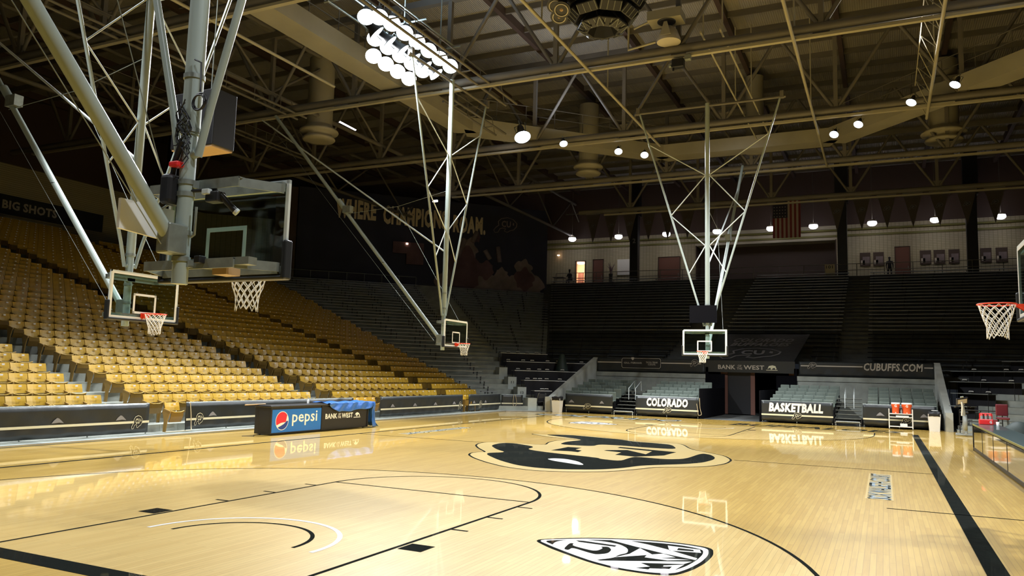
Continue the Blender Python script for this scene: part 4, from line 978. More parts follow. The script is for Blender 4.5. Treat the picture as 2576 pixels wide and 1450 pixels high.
# floodlights
def flood_proto():
    t = thing('floodlight', 'x', 'floodlight')
    b = MB('black'); b.lathe([(.10, .62), (.14, .50), (.15, .28), (.20, .22), (.31, .02), (.33, 0), (.33, -.02), (.31, -.02)], n=20); b.build('housing', t)
    b = MB('lamp'); b.lathe([(.325, -.022), (.31, -.03), (.15, -.04), (.01, -.042)], n=20); b.build('lens', t)
    b = MB('galv'); b.tube([(-.2, 0, .25), (-.24, 0, .70), (.24, 0, .70), (.2, 0, .25)], .02, 6); b.tube([(0, 0, .70), (0, 0, .95)], .03, 6); b.build('yoke', t)
    return t
fp = flood_proto(); KIDS(fp)
fl = {'main': 0, 'far': 0, 'near': 0}
farn = ['first (leftmost)', 'second', 'third', 'fourth', 'fifth', 'sixth', 'seventh', 'eighth (rightmost)']
for i, (x, y, z, wt, kind) in enumerate(FLOODS):
    thr = kind == 'throw'; kind = 'main' if thr else kind
    n = fl[kind]; fl[kind] += 1
    if kind == 'main': lab = 'blazing white floodlight of the bright cluster, %s from its near left end' % ordn(n + 1); grp = 'floodlight cluster'
    elif kind == 'far': lab = 'small white floodlight under the far duct ring, %s of eight' % farn[n]; grp = 'floodlights of the far duct ring'
    else: lab = 'floodlight of the duct ring outside the picture, %s of eight' % ordn(n + 1); grp = 'floodlights of the near duct ring'
    o = fp if i == 0 else dup(fp, (0, 0, 0), 0)
    o.location = (x, y, z); o['label'] = lab; o['group'] = grp
    aim = {'main': Vector((-3, -6, 0)), 'far': Vector((x * .35, 9, 0)), 'near': Vector((x * .45, y * .55, 0))}[kind]
    if kind == 'far': s_ = 1.25 if n == 0 else .62; o.scale = (s_, s_, s_)
    if thr: aim = Vector((1, 13, 0))
    if kind == 'near' and n < 2: aim = Vector((2, 13, 0))
    if kind == 'main': o.scale = (.97, .97, .97)
    d = (aim - Vector((x, y, z))).normalized()
    o.rotation_mode = 'QUATERNION'; o.rotation_quaternion = Vector((0, 0, -1)).rotation_difference(d)
    if wt == 0: continue
    ld = bpy.data.lights.new('floodlight_beam', 'SPOT'); ld.energy = wt * KF; ld.color = COOL; thr = thr or (kind == 'near' and n < 2); ld.spot_size = math.radians(62 if thr else {'near': 92, 'far': 96, 'main': 104}[kind]); ld.spot_blend = .45; ld.shadow_soft_size = .25
    lo = bpy.data.objects.new('floodlight_beam', ld); COL.objects.link(lo); lo.parent = o; lo.location = (0, 0, -.12)
# bars that carry the bright cluster
t = thing('light_bar', 'steel bars carrying the bright floodlight cluster under the left duct', 'bar', (-10, 4, 15.3))
b = MB('galv')
for j in range(4): b.tube([(-11.2 + .67 * j, 1.7, 15.2 + (.25 if j % 2 else 0)), (-11.2 + .67 * j, 7.6, 15.2 + (.25 if j % 2 else 0))], .035, 6)
for y in (2.0, 4.6, 7.3): b.tube([(-11.6, y, 15.35), (-8.8, y, 15.35)], .04, 6); b.tube([(-9.8, y, 15.4), (-9.8, y, 18)], .03, 6)
b.build('bar', t)
tag(MB('lamps').prism([(-.45, -.02), (.45, -.05), (.5, .02), (-.4, .06)], frame((-17.2, 10.8, 14.0), (.5, .87, -.25), (.3, -.2, .9)), .06).build('strip_light'), 'small slanted white strip light at the upper left beyond the masts', 'lamp')
tag(MB('lamps').cbox((-20.0, 24, 13.2), (.35, .1, .12)).build('emergency_light'), 'tiny white light behind the middle practice goal', 'lamp')
# centre speaker cluster
t = thing('speaker_cluster', 'round black speaker cluster hanging over centre court', 'speaker', (-.1, 0, 11.3))
b = MB('black'); b.lathe([(.5, 2.6), (1.25, 2.4), (1.38, 1.6), (1.38, 1.3), (1.1, .9), (.5, .75)], (-.1, 0, 11.3), 28); b.ring((-.1, 0, 12.75), 1.42, .05, 40, 6); b.build('frame', t)
for a, zc0, tilt, big in [(PI * 1.5 + d * .62, 0, .6, 1) for d in (-2.2, -1.4, -.45, .45, 1.3, 2.1)]:
    pass
def spk(parent, c, d, w_, h_, dp, mt='black', grid=True):
    d = Vector(d).normalized(); r = d.cross(Vector((0, 0, 1))).normalized(); u = r.cross(d)
    m = Matrix((r, u, d)).transposed().to_4x4(); m.translation = c
    b = MB(mt); b.X = m; b.rbox((-w_ / 2, -h_ / 2, -dp), (w_ / 2, h_ / 2, 0), .03); 
    if grid:
        b.use('grey')
        for i in range(4): b.box((-w_ / 2 + .04 + i * (w_ - .08) / 3 - .008, -h_ / 2 + .03, 0), (-w_ / 2 + .04 + i * (w_ - .08) / 3 + .008, h_ / 2 - .03, .008))
    b.build('speaker_box', parent)
for q in range(8):                          # line-array hangs around the cluster
    a = q * PI / 4 + PI / 8 + .2
    dx, dy = math.cos(a), math.sin(a)
    for k in range(5):
        tl = .1 + k * .24; zz = 12.75 - k * .33; rr = 1.25 - k * k * .045
        spk(t, Vector((-.1 + dx * rr, dy * rr, zz)), (dx * math.cos(tl), dy * math.cos(tl), -math.sin(tl)), .62, .31, .4)
for x, y, z in ((-1.28, -.55, 12.35), (-1.2, -.75, 12.0), (-.95, -.95, 11.75), (.52, -1.15, 12.15), (-1.32, -.2, 11.95)):
    c = Vector((x, y, z)); d = (Vector((x * .8, y - 1.0, 10.2)) - c).normalized(); r = d.cross(Vector((0, 0, 1))).normalized(); u = r.cross(d)
    m = Matrix((r, u, d)).transposed().to_4x4(); m.translation = c
    b = MB('black'); b.X = m; b.lathe([(.12, -.3), (.24, -.05), (.25, 0)], n=20); b.use('tanp').ring((0, 0, .01), .18, .018, 24, 6); b.use('grey').lathe([(.17, .0), (.06, -.03)], n=20, cap=False); b.use('gold_wood').lathe([(.05, 0.0), (.01, .03)], n=12); b.build('horn_speaker', t)
b = MB('dkst')
for a in (0, 2.1, 4.2): b.tube([(-.1 + math.cos(a), math.sin(a), 13.8), (-.1 + math.cos(a), math.sin(a), 18)], .03, 5)
b.build('hanging_rod', t)
# ventilation fan box on the first truss
t = thing('ventilation_fan', 'pale square fan box with a round opening on the truss near the speaker cluster', 'fan', (-.3, 8.0, 14.2))
b = MB('duct'); F = frame((-.85, 7.55, 15.15), (1, 0.06, 0), (.1, 1, 0)); b.box((-.95, 7.4, 15.1), (.3, 8.2, 15.45)); b.build('plate', t)
b = MB('black'); b.lathe([(.30, -.01), (.34, 0), (.34, .05)], (-.3, 7.75, 15.07), 24); b.build('opening', t)
b = MB('tanp'); b.lathe([(.44, 0), (.44, .1), (.3, .45), (.12, .62)], (-.25, 7.9, 14.35), 20); b.use('duct').prism([(-.2, 0), (.2, 0), (.06, .5), (-.06, .5)], frame((-.25, 7.4, 14.45), (1, 0, 0), (0, 0, 1)), .02); b.build('motor', t)
b = MB('ltst'); b.tube([(-1.8, 7.9, 15.2), (-1.8, 7.9, 14.3), (-.75, 7.9, 14.45)], .05, 6); b.tube([(-.95, 7.9, 15.3), (-1.6, 7.9, 15.1)], .04, 6); b.build('bracket', t)
t = thing('winch', 'black winch clamped under the first truss cable tray', 'winch', (0, 8.25, 13.4))
b = MB('black'); b.rbox((-.2, 8.1, 13.45), (.25, 8.4, 13.78), .03); b.tube([(-.15, 8.2, 13.45), (-.15, 8.2, 13.35)], .04, 6); b.build('body', t)
b = MB('galv'); b.rbox((.27, 8.15, 13.7), (.5, 8.35, 13.9), .02); b.rbox((-.32, 8.15, 13.5), (-.22, 8.3, 13.6), .02); b.build('clamp', t)
# hanging loudspeaker near the first mast
t = thing('hanging_loudspeaker', 'tall dark loudspeaker box hanging behind the nearest mast', 'speaker', (-5.85, -8, 6.3))
b = MB('black'); b.rbox((-6.75, -8.3, 6.42), (-5.55, -7.7, 7.62), .02); b.build('cabinet', t)
b = MB('gold_wood'); b.box((-6.72, -8.28, 6.39), (-5.58, -7.72, 6.42)); b.build('lit_underside', t)  # tan sheet paints the lit bottom of the dark cabinet
b = MB('galv'); b.tube([(-6.8, -8, 7.6), (-6.8, -8, 18)], .015, 5); b.tube([(-6.0, -8, 7.6), (-6.0, -8, 18)], .015, 5); b.build('suspension', t)

# ================================================================ FAR CONCOURSE
PX = 'numbered black columns of the far concourse'
for x, l in ((-13.4, 'left of the far mast'), (3.9, 'right of the flag'), (12.95, 'at the far right')):
    b = MB('black'); b.box((x - .36, 47.5, zc), (x + .36, 48.2, 17.0)); b.box((x - .5, 47.45, 16.4), (x + .5, 48.25, 19.9))
    if l.startswith('left'): b.use('greyp'); textmb(b, '2', frame((x - .1, 47.49, 13.9), (1, 0, 0), (0, 0, 1)), 0, 0, .28, .42, bold=.02)
    tag(b.build('column'), 'square black column of the far concourse, ' + l, 'column', PX)
def door(x0, x1, z1, n, col='rdoor', handle=True):
    b = MB('brown'); y = 50.98
    b.box((x0 - .06, y - .08, zc), (x0, y, z1 + .06)); b.box((x1, y - .08, zc), (x1 + .06, y, z1 + .06)); b.box((x0, y - .08, z1), (x1, y, z1 + .06))
    b.use(col).box((x0, y - .04, zc), (x1, y - .01, z1)); o = struct(b.build('door_%d' % n))
    if handle: MB('galv').box((x1 - .14, y - .09, zc + .9), (x1 - .1, y - .04, zc + 1.2)).build('door_handle', o)
door(-18.42, -17.45, 13.05, 1)
door(-12.0, -10.05, 13.02, 2); door(7.76, 8.8, 13.1, 3)
b = MB('brown')
b.box((-20.28, 50.9, zc), (-20.2, 51.0, 13.03)); b.box((-19.3, 50.9, zc), (-19.22, 51.0, 13.03)); b.box((-20.28, 50.9, 12.95), (-19.22, 51.0, 13.03)); struct(b.build('door_4'))
tag(MB('rdoor').box((-21.2, 54.2, zc), (-20.7, 54.45, 12.3)).build('cupboard'), 'reddish cupboard inside the lit doorway of the far concourse', 'cupboard')
t = thing('ceiling_lamp', 'bright oval ceiling lamp glowing inside the open doorway', 'lamp', (-20.2, 52.2, 13.1))
MB('warm').lathe([(.42, 0), (.42, -.08), (.3, -.14)], (-20.25, 52.4, 13.05), 16).build('lens', t)
ld = bpy.data.lights.new('room_light', 'POINT'); ld.energy = 260; ld.color = (1, .72, .52); ld.shadow_soft_size = .3
lo = bpy.data.objects.new('room_light', ld); COL.objects.link(lo); lo.location = (-20.6, 52.9, 12.5)
# recessed downlights in a row
dp = None
for i, (x, l) in enumerate(((-19.9, 'leftmost'), (-15.3, 'second from left'), (-10.8, 'third from left'), (-6.3, 'fourth from left'), (-1.76, 'just left of the flag'), (1.64, 'just right of the flag'), (6.1, 'third from right'), (10.6, 'second from right'), (15.0, 'rightmost'))):
    if dp is None:
        dp = thing('downlight', 'x', 'lamp'); MB('white').lathe([(.30, .25), (.34, .02), (.33, .1), (.30, .1)], n=16, cap=False).build('bezel', dp); MB('lamps').lathe([(.33, .12), (.36, .0), (.34, -.10), (.22, -.2), (.02, -.24)], n=16).build('lens', dp)
        MB('dkst').tube([(0, 0, .25), (0, 0, 4.6)], .02, 5).build('stem', dp); KIDS(dp); o = dp
    else: o = dup(dp, (0, 0, 0), 0)
    o.location = (x, 49, 14.85); o['label'] = 'round white downlight over the far concourse, ' + l; o['group'] = 'downlights over the far concourse'
    ld = bpy.data.lights.new('downlight_beam', 'SPOT'); ld.energy = 260; ld.color = (1.0, .93, .78); ld.spot_size = math.radians(150); ld.spot_blend = 1; ld.shadow_soft_size = .2
    lo = bpy.data.objects.new('downlight_beam', ld); COL.objects.link(lo); lo.parent = o; lo.location = (0, 0, -.15)
# flag
t = thing('flag', 'dim flag with vertical red and white stripes hanging over the far concourse', 'flag', (.35, 42, 12.6))
F = frame((-.75, 42, 0), (1, 0, 0), (0, 0, 1))
for i in range(13):
    b = MB('flagr' if i % 2 == 0 else 'flagw'); b.prism([(i * .155, 12.75), ((i + 1) * .155, 12.75), ((i + 1) * .155, 15.75), (i * .155, 15.75)], F, .02)
    if i == 0: base_b = b
    b.build('stripe', t)
b = MB('flagb'); b.prism([(0, 14.3), (1.09, 14.3), (1.09, 15.75), (0, 15.75)], F @ Matrix.Translation((0, 0, .022)), .01)
b.use('flagw')
for i in range(5):
    for j in range(6): b.prism([(.12 + i * .2 + .04 * math.cos(q * 1.2566 + 1.57), 14.42 + j * .24 + .04 * math.sin(q * 1.2566 + 1.57)) for q in range(5)], F @ Matrix.Translation((0, 0, .033)), .004)
b.build('canton', t)
tag(MB('ltst').tube([(-1.1, 42, 15.8), (1.6, 42, 15.8)], .03, 6).build('flag_bar'), 'thin bar from which the striped flag hangs', 'bar')
# pennants
pg = 'championship pennants'
n = 0
for x0, cnt, st, ps in ((-14.6, 7, 1.55, 'left of the flag'), (3.9, 7, 1.62, 'right of the flag')):
    for i in range(cnt):
        x = x0 + i * st
        t = thing('pennant', 'dark triangular pennant, %s from the left in the row %s' % (ordn(i + 1), ps), 'pennant', (x, 40, 12.9), pg)
        F = frame((x - .62, 40, 0), (1, 0, 0), (0, 0, 1)); MB('penn').prism([(0, 15.2), (1.24, 15.2), (.62, 12.7)], F, .02).build('cloth', t)
        b = MB('greyp'); F2 = F @ Matrix.Translation((0, 0, .022)); b.prism([(0, 15.1), (1.24, 15.1), (1.24, 15.2), (0, 15.2)], F2, .005); b.build('header_strip', t); b = MB('greyp'); emblem(b, F2, .40, 14.0, .44, .3, 'greyp', 'black', 'greyp', .002); b.build('pennant_print', t)
tag(MB('dkst').tube([(-17, 40, 15.25), (15, 40, 15.25)], .04, 6).build('pennant_rail'), 'long rail carrying the pennants under the far roof truss', 'rail')
# posters
for x, w_, l in ((5.5, .8, 'first of two right of the black column'), (6.5, .8, 'second of two right of the black column'), (9.95, .8, 'first of three right of the red door'), (10.93, .8, 'second of three right of the red door'), (11.95, .75, 'third of three right of the red door'), (14.15, .75, 'first of two at the far right'), (15.2, .8, 'second of two at the far right')):
    b = MB('brown'); b.box((x - w_ / 2, 50.93, 11.6), (x + w_ / 2, 50.99, 12.75)); b.use('ghost').box((x - w_ * .25, 50.92, 11.75), (x + w_ * .42, 50.93, 12.4)); b.use('tanp').box((x - w_ * .42, 50.92, 11.75), (x - w_ * .05, 50.925, 12.1))
    tag(b.build('wall_poster'), 'dark wall poster, ' + l, 'poster', 'wall posters of the far concourse')
b = MB('white'); b.box((-16.0, 50.9, 11.5), (-14.75, 50.98, 13.0)); tag(b.build('notice_board'), 'pale notice board on the concourse wall beside the black column', 'board')
b = MB('wallp'); b.box((2.6, 46.9, zc), (3.35, 47.0, 11.3)); b.use('black'); textmb(b, '101', frame((2.7, 46.89, 10.95), (1, 0, 0), (0, 0, 1)), 0, 0, .5, .25, bold=.02); tag(b.build('section_sign'), 'small pale section sign beside the black column', 'sign')
t = thing('potted_plant', 'small leafy potted plant by the notice board on the concourse', 'plant', (-16.5, 50.5, zc))
MB('black').lathe([(.14, 0), (.2, .35)], (-16.5, 50.5, zc + .9), 10).build('pot', t); MB('black').lathe([(.2, 0), (.16, .9)], (-16.5, 50.5, zc), 10).build('stand', t)
b = MB('ghost2')
for i in range(9): a = i * 2.4; b.tube([(-16.5, 50.5, zc + 1.2), (-16.5 + .15 * math.cos(a), 50.5 + .15 * math.sin(a), zc + 1.8), (-16.5 + .38 * math.cos(a), 50.5 + .3 * math.sin(a), zc + 2.15 + .2 * math.sin(i))], .05, 5, r2=.01)
b.build('leaves', t)
t = thing('wall_lamp', 'small glowing lamp on the concourse wall at far left', 'lamp', (-21.9, 50.9, 13.6))
MB('warm').lathe([(.01, 0), (.13, .04), (.13, .12)], (-22.0, 50.75, 13.55), 12).build('lens', t)

# ---- person at the far concourse table
def person_mesh(pts, edges, rad, mt, loc):
    me = bpy.data.meshes.new('body'); me.from_pydata([Vector(p) for p in pts], edges, []); ob = bpy.data.objects.new('body', me); COL.objects.link(ob)
    md = ob.modifiers.new('s', 'SKIN'); 
    bm = bmesh.new(); bm.from_mesh(me); lay = bm.verts.layers.skin.verify()
    bm.verts.ensure_lookup_table()
    for i, v in enumerate(bm.verts): v[lay].radius = (rad[i], rad[i]); v[lay].use_root = (i == 0)
    bm.to_mesh(me); bm.free(); ob.modifiers.new('d', 'SUBSURF').levels = 1
    dg = bpy.context.evaluated_depsgraph_get(); dg.update()
    m2 = bpy.data.meshes.new_from_object(ob.evaluated_get(dg)); bpy.data.objects.remove(ob)
    m2.materials.clear(); m2.materials.append(M[mt]); o = bpy.data.objects.new('body', m2); COL.objects.link(o)
    for p in m2.polygons: p.use_smooth = True
    o.location = loc; return o
def seated(loc, label, flip=1):
    f = flip
    pts = [(0, 0, .50), (0, .02, .75), (0, 0, 1.0), (0, -.02, 1.16), (0, -.02, 1.26), (0, -.03, 1.38), (0, -.03, 1.48),
           (.19, 0, 1.06), (.24, -.08, .82), (.14, -.30, .78), (-.19, 0, 1.06), (-.24, -.08, .82), (-.14, -.30, .78),
           (.1, -.05, .48), (.12, -.42, .48), (.12, -.44, .08), (.12, -.56, .05), (-.1, -.05, .48), (-.12, -.42, .48), (-.12, -.44, .08), (-.12, -.56, .05)]
    pts = [(x, y * f, z) for x, y, z in pts]
    ed = [(0, 1), (1, 2), (2, 3), (3, 4), (4, 5), (5, 6), (2, 7), (7, 8), (8, 9), (2, 10), (10, 11), (11, 12), (0, 13), (13, 14), (14, 15), (15, 16), (0, 17), (17, 18), (18, 19), (19, 20)]
    rd = [.15, .14, .16, .07, .06, .10, .07, .07, .05, .035, .07, .05, .035, .1, .075, .05, .04, .1, .075, .05, .04]
    t = thing('person', label, 'person', loc); o = person_mesh(pts, ed, rd, 'skin', (0, 0, 0)); o.parent = t
    b = MB('black'); b.lathe([(.085, 0), (.105, .05), (.09, .11), (.04, .14)], (loc[0], loc[1] - .02 * f, loc[2] + 1.42), 12); b.build('hair', t)
    # small face and hands so that the figure reads from nearby as well
    b = MB('brown')
    for s_ in (-1, 1):
        for q in range(5):
            b.tube([(loc[0] + s_ * (.14 - .018 * q), loc[1] - (.30) * f, loc[2] + .78), (loc[0] + s_ * (.13 - .02 * q), loc[1] - (.36 - .004 * abs(q - 2)) * f, loc[2] + .775), (loc[0] + s_ * (.125 - .02 * q), loc[1] - (.385 if q < 4 else .35) * f, loc[2] + .76)], .009, 5)
    b.build('hand', t)
    b = MB('black')
    cx, cy, cz = loc
    b.box((cx - .22, cy - .2, cz + .38), (cx + .22, cy + .2, cz + .42)); b.box((cx - .22, cy + .18 * f, cz + .42), (cx + .22, cy + .21 * f, cz + .8))
    for sx in (-.2, .2):
        for sy in (-.18, .18): b.tube([(cx + sx, cy + sy, cz), (cx + sx, cy + sy, cz + .38)], .012, 5)
    tag(b.build('folding_chair'), 'dark folding chair under the seated figure on the far concourse' if cx < 0 else 'dark folding chair beside the red door of the far concourse', 'chair')
    return t
seated((-19.95, 48.6, zc), 'dark seated person at a table on the far concourse, left of lit doorway')
b = MB('black'); b.box((-21.4, 47.9, zc + .70), (-20.3, 48.5, zc + .75))
for sx in (-21.3, -20.4): b.tube([(sx, 48.2, zc), (sx, 48.2, zc + .7)], .02, 6)
tag(b.build('concourse_table'), 'small dark table before the seated person on the far concourse', 'table')
# dim side concourse: lamps and a wall banner
for i in range(0):
    o = dup(dp, (-42.6, -14 + 7 * i, 14.0), 0, 'round downlight over the dim side concourse, %s from the near end' % ordn(i + 1), 'downlights over the side concourse')
    ld = bpy.data.lights.new('downlight_beam', 'SPOT'); ld.energy = 120; ld.color = (1.0, .9, .7); ld.spot_size = math.radians(140); ld.spot_blend = 1; ld.shadow_soft_size = .2
    lo = bpy.data.objects.new('downlight_beam', ld); COL.objects.link(lo); lo.parent = o; lo.location = (0, 0, -.15)
t = thing('wall_banner', 'dark wall banner with pale slogan letters above the side stand', 'banner', (-45.9, 12, 11.4))
F = frame((-45.95, 9.5, 0), (0, 1, 0), (0, 0, 1)); MB('vinyl').prism([(0, 11.6), (9.5, 11.6), (9.5, 12.9), (0, 12.9)], F, .05).build('sheet', t)
b = MB('tanp'); textmb(b, 'THE BIG SHOTS', F @ Matrix.Translation((0, 0, .05)), .4, 11.95, 5.5, .6, bold=.04); b.build('lettering', t)
for y, l in ((7.5, 'near'), (22.0, 'far')):
    tag(MB('black').box((-42.6, y - .5, 9.8), (-41.6, y + .5, 20)).build('column'), 'thick dark column of the side concourse, %s one of two' % l, 'column', 'columns of the side concourse')
# added fill spots, no fixture: brighten roof, corner curtain and far stand
for nm, loc, aim, e, ang, col in (('added_up_fill', (-10.3, 4, 14.9), (-9, 3, 20), 2600, 170, (.60, .78, 1.0)), ('added_up_fill', (-7.9, 16.6, 14.3), (-7, 16, 20), 500, 160, (.7, .8, 1.0)), ('added_up_fill', (8.0, 12.0, 14.3), (6, 6, 20), 400, 160, (1.0, .92, .75)),
        ('added_side_fill', (-9.4, 14.8, 13.6), (-29, 38, 14.8), 420, 44, (.85, .88, 1.0)), ('added_side_fill', (0, 20, 13.4), (0, 40, 7), 90, 120, (.9, .95, 1.0))):
    ld = bpy.data.lights.new(nm, 'SPOT'); ld.energy = e; ld.color = col; ld.shadow_soft_size = .5; ld.spot_size = math.radians(ang); ld.spot_blend = .9
    lo = bpy.data.objects.new(nm, ld); COL.objects.link(lo); lo.location = loc; lo.rotation_mode = 'QUATERNION'
    lo.rotation_quaternion = Vector((0, 0, -1)).rotation_difference((Vector(aim) - Vector(loc)).normalized())
def standing(loc, label):
    pts = [(0, 0, .92), (0, 0, 1.15), (0, 0, 1.38), (0, 0, 1.5), (0, -.01, 1.57), (0, -.02, 1.68), (0, -.02, 1.78), (.2, 0, 1.42), (.25, .02, 1.14), (.24, -.06, .88), (-.2, 0, 1.42), (-.25, .02, 1.14), (-.24, -.06, .88),
           (.1, 0, .88), (.12, -.02, .48), (.12, .02, .08), (.12, -.14, .04), (-.1, 0, .88), (-.13, .04, .48), (-.13, .08, .08), (-.13, -.08, .04)]
    ed = [(0, 1), (1, 2), (2, 3), (3, 4), (4, 5), (5, 6), (2, 7), (7, 8), (8, 9), (2, 10), (10, 11), (11, 12), (0, 13), (13, 14), (14, 15), (15, 16), (0, 17), (17, 18), (18, 19), (19, 20)]
    rd = [.14, .13, .15, .07, .06, .09, .06, .07, .05, .035, .07, .05, .035, .09, .07, .045, .04, .09, .07, .045, .04]
    t = thing('person', label, 'person', loc); o = person_mesh(pts, ed, rd, 'skin', (0, 0, 0)); o.parent = t
    MB('black').lathe([(.085, 0), (.1, .05), (.08, .11), (.03, .13)], (loc[0], loc[1], loc[2] + 1.7), 12).build('hair', t)
    b = MB('brown')
    for s_ in (-1, 1):
        for q in range(5): b.tube([(loc[0] + s_ * .24, loc[1] - .09 + .018 * q, loc[2] + .87), (loc[0] + s_ * .235, loc[1] - .10 + .02 * q, loc[2] + (.80 if q else .83)), (loc[0] + s_ * .225, loc[1] - .10 + .02 * q, loc[2] + (.765 if q else .80))], .009, 5)
    b.build('hand', t)
standing((7.3, 49.8, zc), 'dark standing person beside the red door of the far concourse')

# ================================================================ PRESS TABLES IN THE CORNERS
def ptable(s0, s1, k, mir, label, grp):
    perp = 20.4 + .8 * (k - 1) - .3; zt = .80 + .265 * (k - .5); z0 = .265 * (k - .5)
    def Q(s, pp, z):
        v = c45(s, pp, z); return Vector((-v.x if mir else v.x, v.y, z))
    t = thing('press_table', label, 'table', Q((s0 + s1) / 2, perp, z0), grp)
    d = (Q(s1, perp, 0) - Q(s0, perp, 0)).normalized(); nrm = Vector((-d.y, d.x, 0))
    if mir: nrm = -nrm if nrm.y < 0 else nrm
    F = Matrix((d, d.cross(Vector((0, 0, 1))) * -1, Vector((0, 0, 1)))).transposed().to_4x4(); F.translation = Q(s0, perp, 0); L = abs(s1 - s0)
    n = max(1, round(L / 1.8))
    b = MB('ltst'); b.X = F; b.use('grey').box((0, -.28, zt - .03), (L, .28, zt)); b.use('white').box((0, -.285, zt - .03), (L, -.28, zt)); b.build('table_top', t)
    b = MB('cloth'); b.X = F; vs = []; m = int(L / .1)
    for j in (0, 1):
        for i in range(m + 1): vs.append((.06 + (L - .12) * i / m, -.25 + .012 * math.sin(i * 1.7) * (1 - j), z0 - .13 + (zt - .03 - z0 + .13) * j))
    b.smooth = True; b.add(vs, [(i, i + 1, m + 2 + i, m + 1 + i) for i in range(m)]); b.build('table_skirt', t)
    for i in range(n + 1):
        x = .04 + (L - .08) * i / n
        g = MB('black'); g.X = F
        for yy in (-.2, .24): g.tube([(x, yy, z0 - (.13 if yy < 0 else -.0)), (x, yy, zt - .03)], .014, 6)
        g.build('leg', t)
    return F, L, zt
def phone_proto():
    t = thing('telephone', 'x', 'telephone'); b = MB('black'); F = frame((-.09, 0, 0), (0, 1, 0), (0, 0, 1)); b.prism([(-.1, 0), (.1, 0), (.1, .07), (-.1, .03)], F, .18); b.build('base', t)
    b = MB('white'); b.tube([(-.11, 0, .07), (-.10, 0, .10), (.10, 0, .10), (.11, 0, .07)], .018, 8); b.build('handset', t); return t
php = phone_proto(); KIDS(php); pused = [False]
PG = 'black desk telephones on the press tables'
def phones(F, L, zt, fr, where, rz):
    for i, f in enumerate(fr):
        p = F @ Vector((L * f, .02, zt))
        lab = 'desk telephone, %s from left, %s' % (ordn(i + 1), where)
        if not pused[0]: php.location = p; php.rotation_euler.z = rz; php['label'] = lab; php['group'] = PG; pused[0] = True
        else: dup(php, p, rz, lab, PG)
names = ['small lowest', 'second', 'third', 'fourth', 'topmost']
LT = ((6.0, 7.0, 1.5, (.55, .8)), (6.0, 8.5, 3.5, (.12, .30, .42, .58, .9)), (6.0, 9.85, 5.5, (.08, .25, .42, .55, .8)), (6.05, 11.3, 7.5, (.04, .22, .33, .52, .65, .95)), (6.2, 9.3, 9.5, (.2, .4, .6, .8)))
for i, (s0, s1, k, fr) in enumerate(LT):
    F, L, zt = ptable(s0, s1, k, False, '%s press table with a black skirt in the left corner by the stairs' % names[i], 'press tables of the left corner')
    phones(F, L, zt, fr, '%s press table of the left corner' % names[i], PI / 4)
for i, (s1, s0, k, fr) in enumerate(((7.2, 6.3, 1.5, (.5,)), (8.5, 6.6, 3.5, (.1, .55)), (10.0, 6.6, 5.5, (.1, .5, .8)), (11.6, 6.7, 7.5, (.2, .35, .7)), (9.7, 6.6, 9.5, (.3, .6)))):
    F, L, zt = ptable(s0, s1, k, True, '%s press table with a black skirt in the right corner' % names[i], 'press tables of the right corner')
    phones(F, L, zt, fr, '%s press table of the right corner' % names[i], -PI / 4)
for k, l in ((1, 'lowest'), (3, 'second'), (5, 'third'), (7, 'topmost')):
    b = MB('curb'); F = Matrix((D45, P45, Vector((0, 0, 1)))).transposed().to_4x4(); b.X = F
    perp = 20.4 + .8 * (k - 1); b.box((5.42, perp - .75, .265 * (k - 1) + .0), (5.92, perp - .05, .265 * k + .42))
    if k in (3, 5): b.use('black'); textmb(b, '13' if k == 3 else '11', frame((5.6, perp - .755, .265 * k + .05), (1, 0, 0), (0, 0, 1)), 0, 0, .16, .14, bold=.01)
    tag(b.build('stair_plinth'), 'pale green concrete plinth beside the corner stairs, %s of four' % l, 'plinth', 'plinths beside the corner stairs')
c = c45(9.4, 24.55, 1.6)
tag(MB('grn').lathe([(.5, 0), (.44, .35), (.34, .8), (.22, 1.25), (.15, 1.52), (.05, 1.6)], c, 14).build('covered_equipment'), 'dark green tarp draped over a pointed object among the left press tables', 'cover')
# folding chair before the lowest press table
def folding(loc, rz, label, mt='black'):
    t = thing('folding_chair', label, 'chair'); 
    b = MB(mt); b.rbox((-.2, -.2, .43), (.2, .2, .46), .012); b.build('seat', t)
    b = MB(mt); b.rbox((-.2, .2, .62), (.2, .225, .84), .01); b.build('backrest', t)
    for s_ in (-1, 1):
        b = MB('galv' if mt == 'black' else 'black'); b.tube([(s_ * .21, -.25, 0), (s_ * .21, .0, .43), (s_ * .21, .22, .86), (s_ * .15, .23, .89)], .011, 6); b.tube([(s_ * .19, .26, 0), (s_ * .19, -.1, .43)], .011, 6); b.build('leg', t)
    t.location = loc; t.rotation_euler.z = rz; return t
p = c45(6.15, 19.7, .0); folding((p.x, p.y, .066), PI / 4 + PI, 'black folding chair standing at the lowest press table by the left trash can')

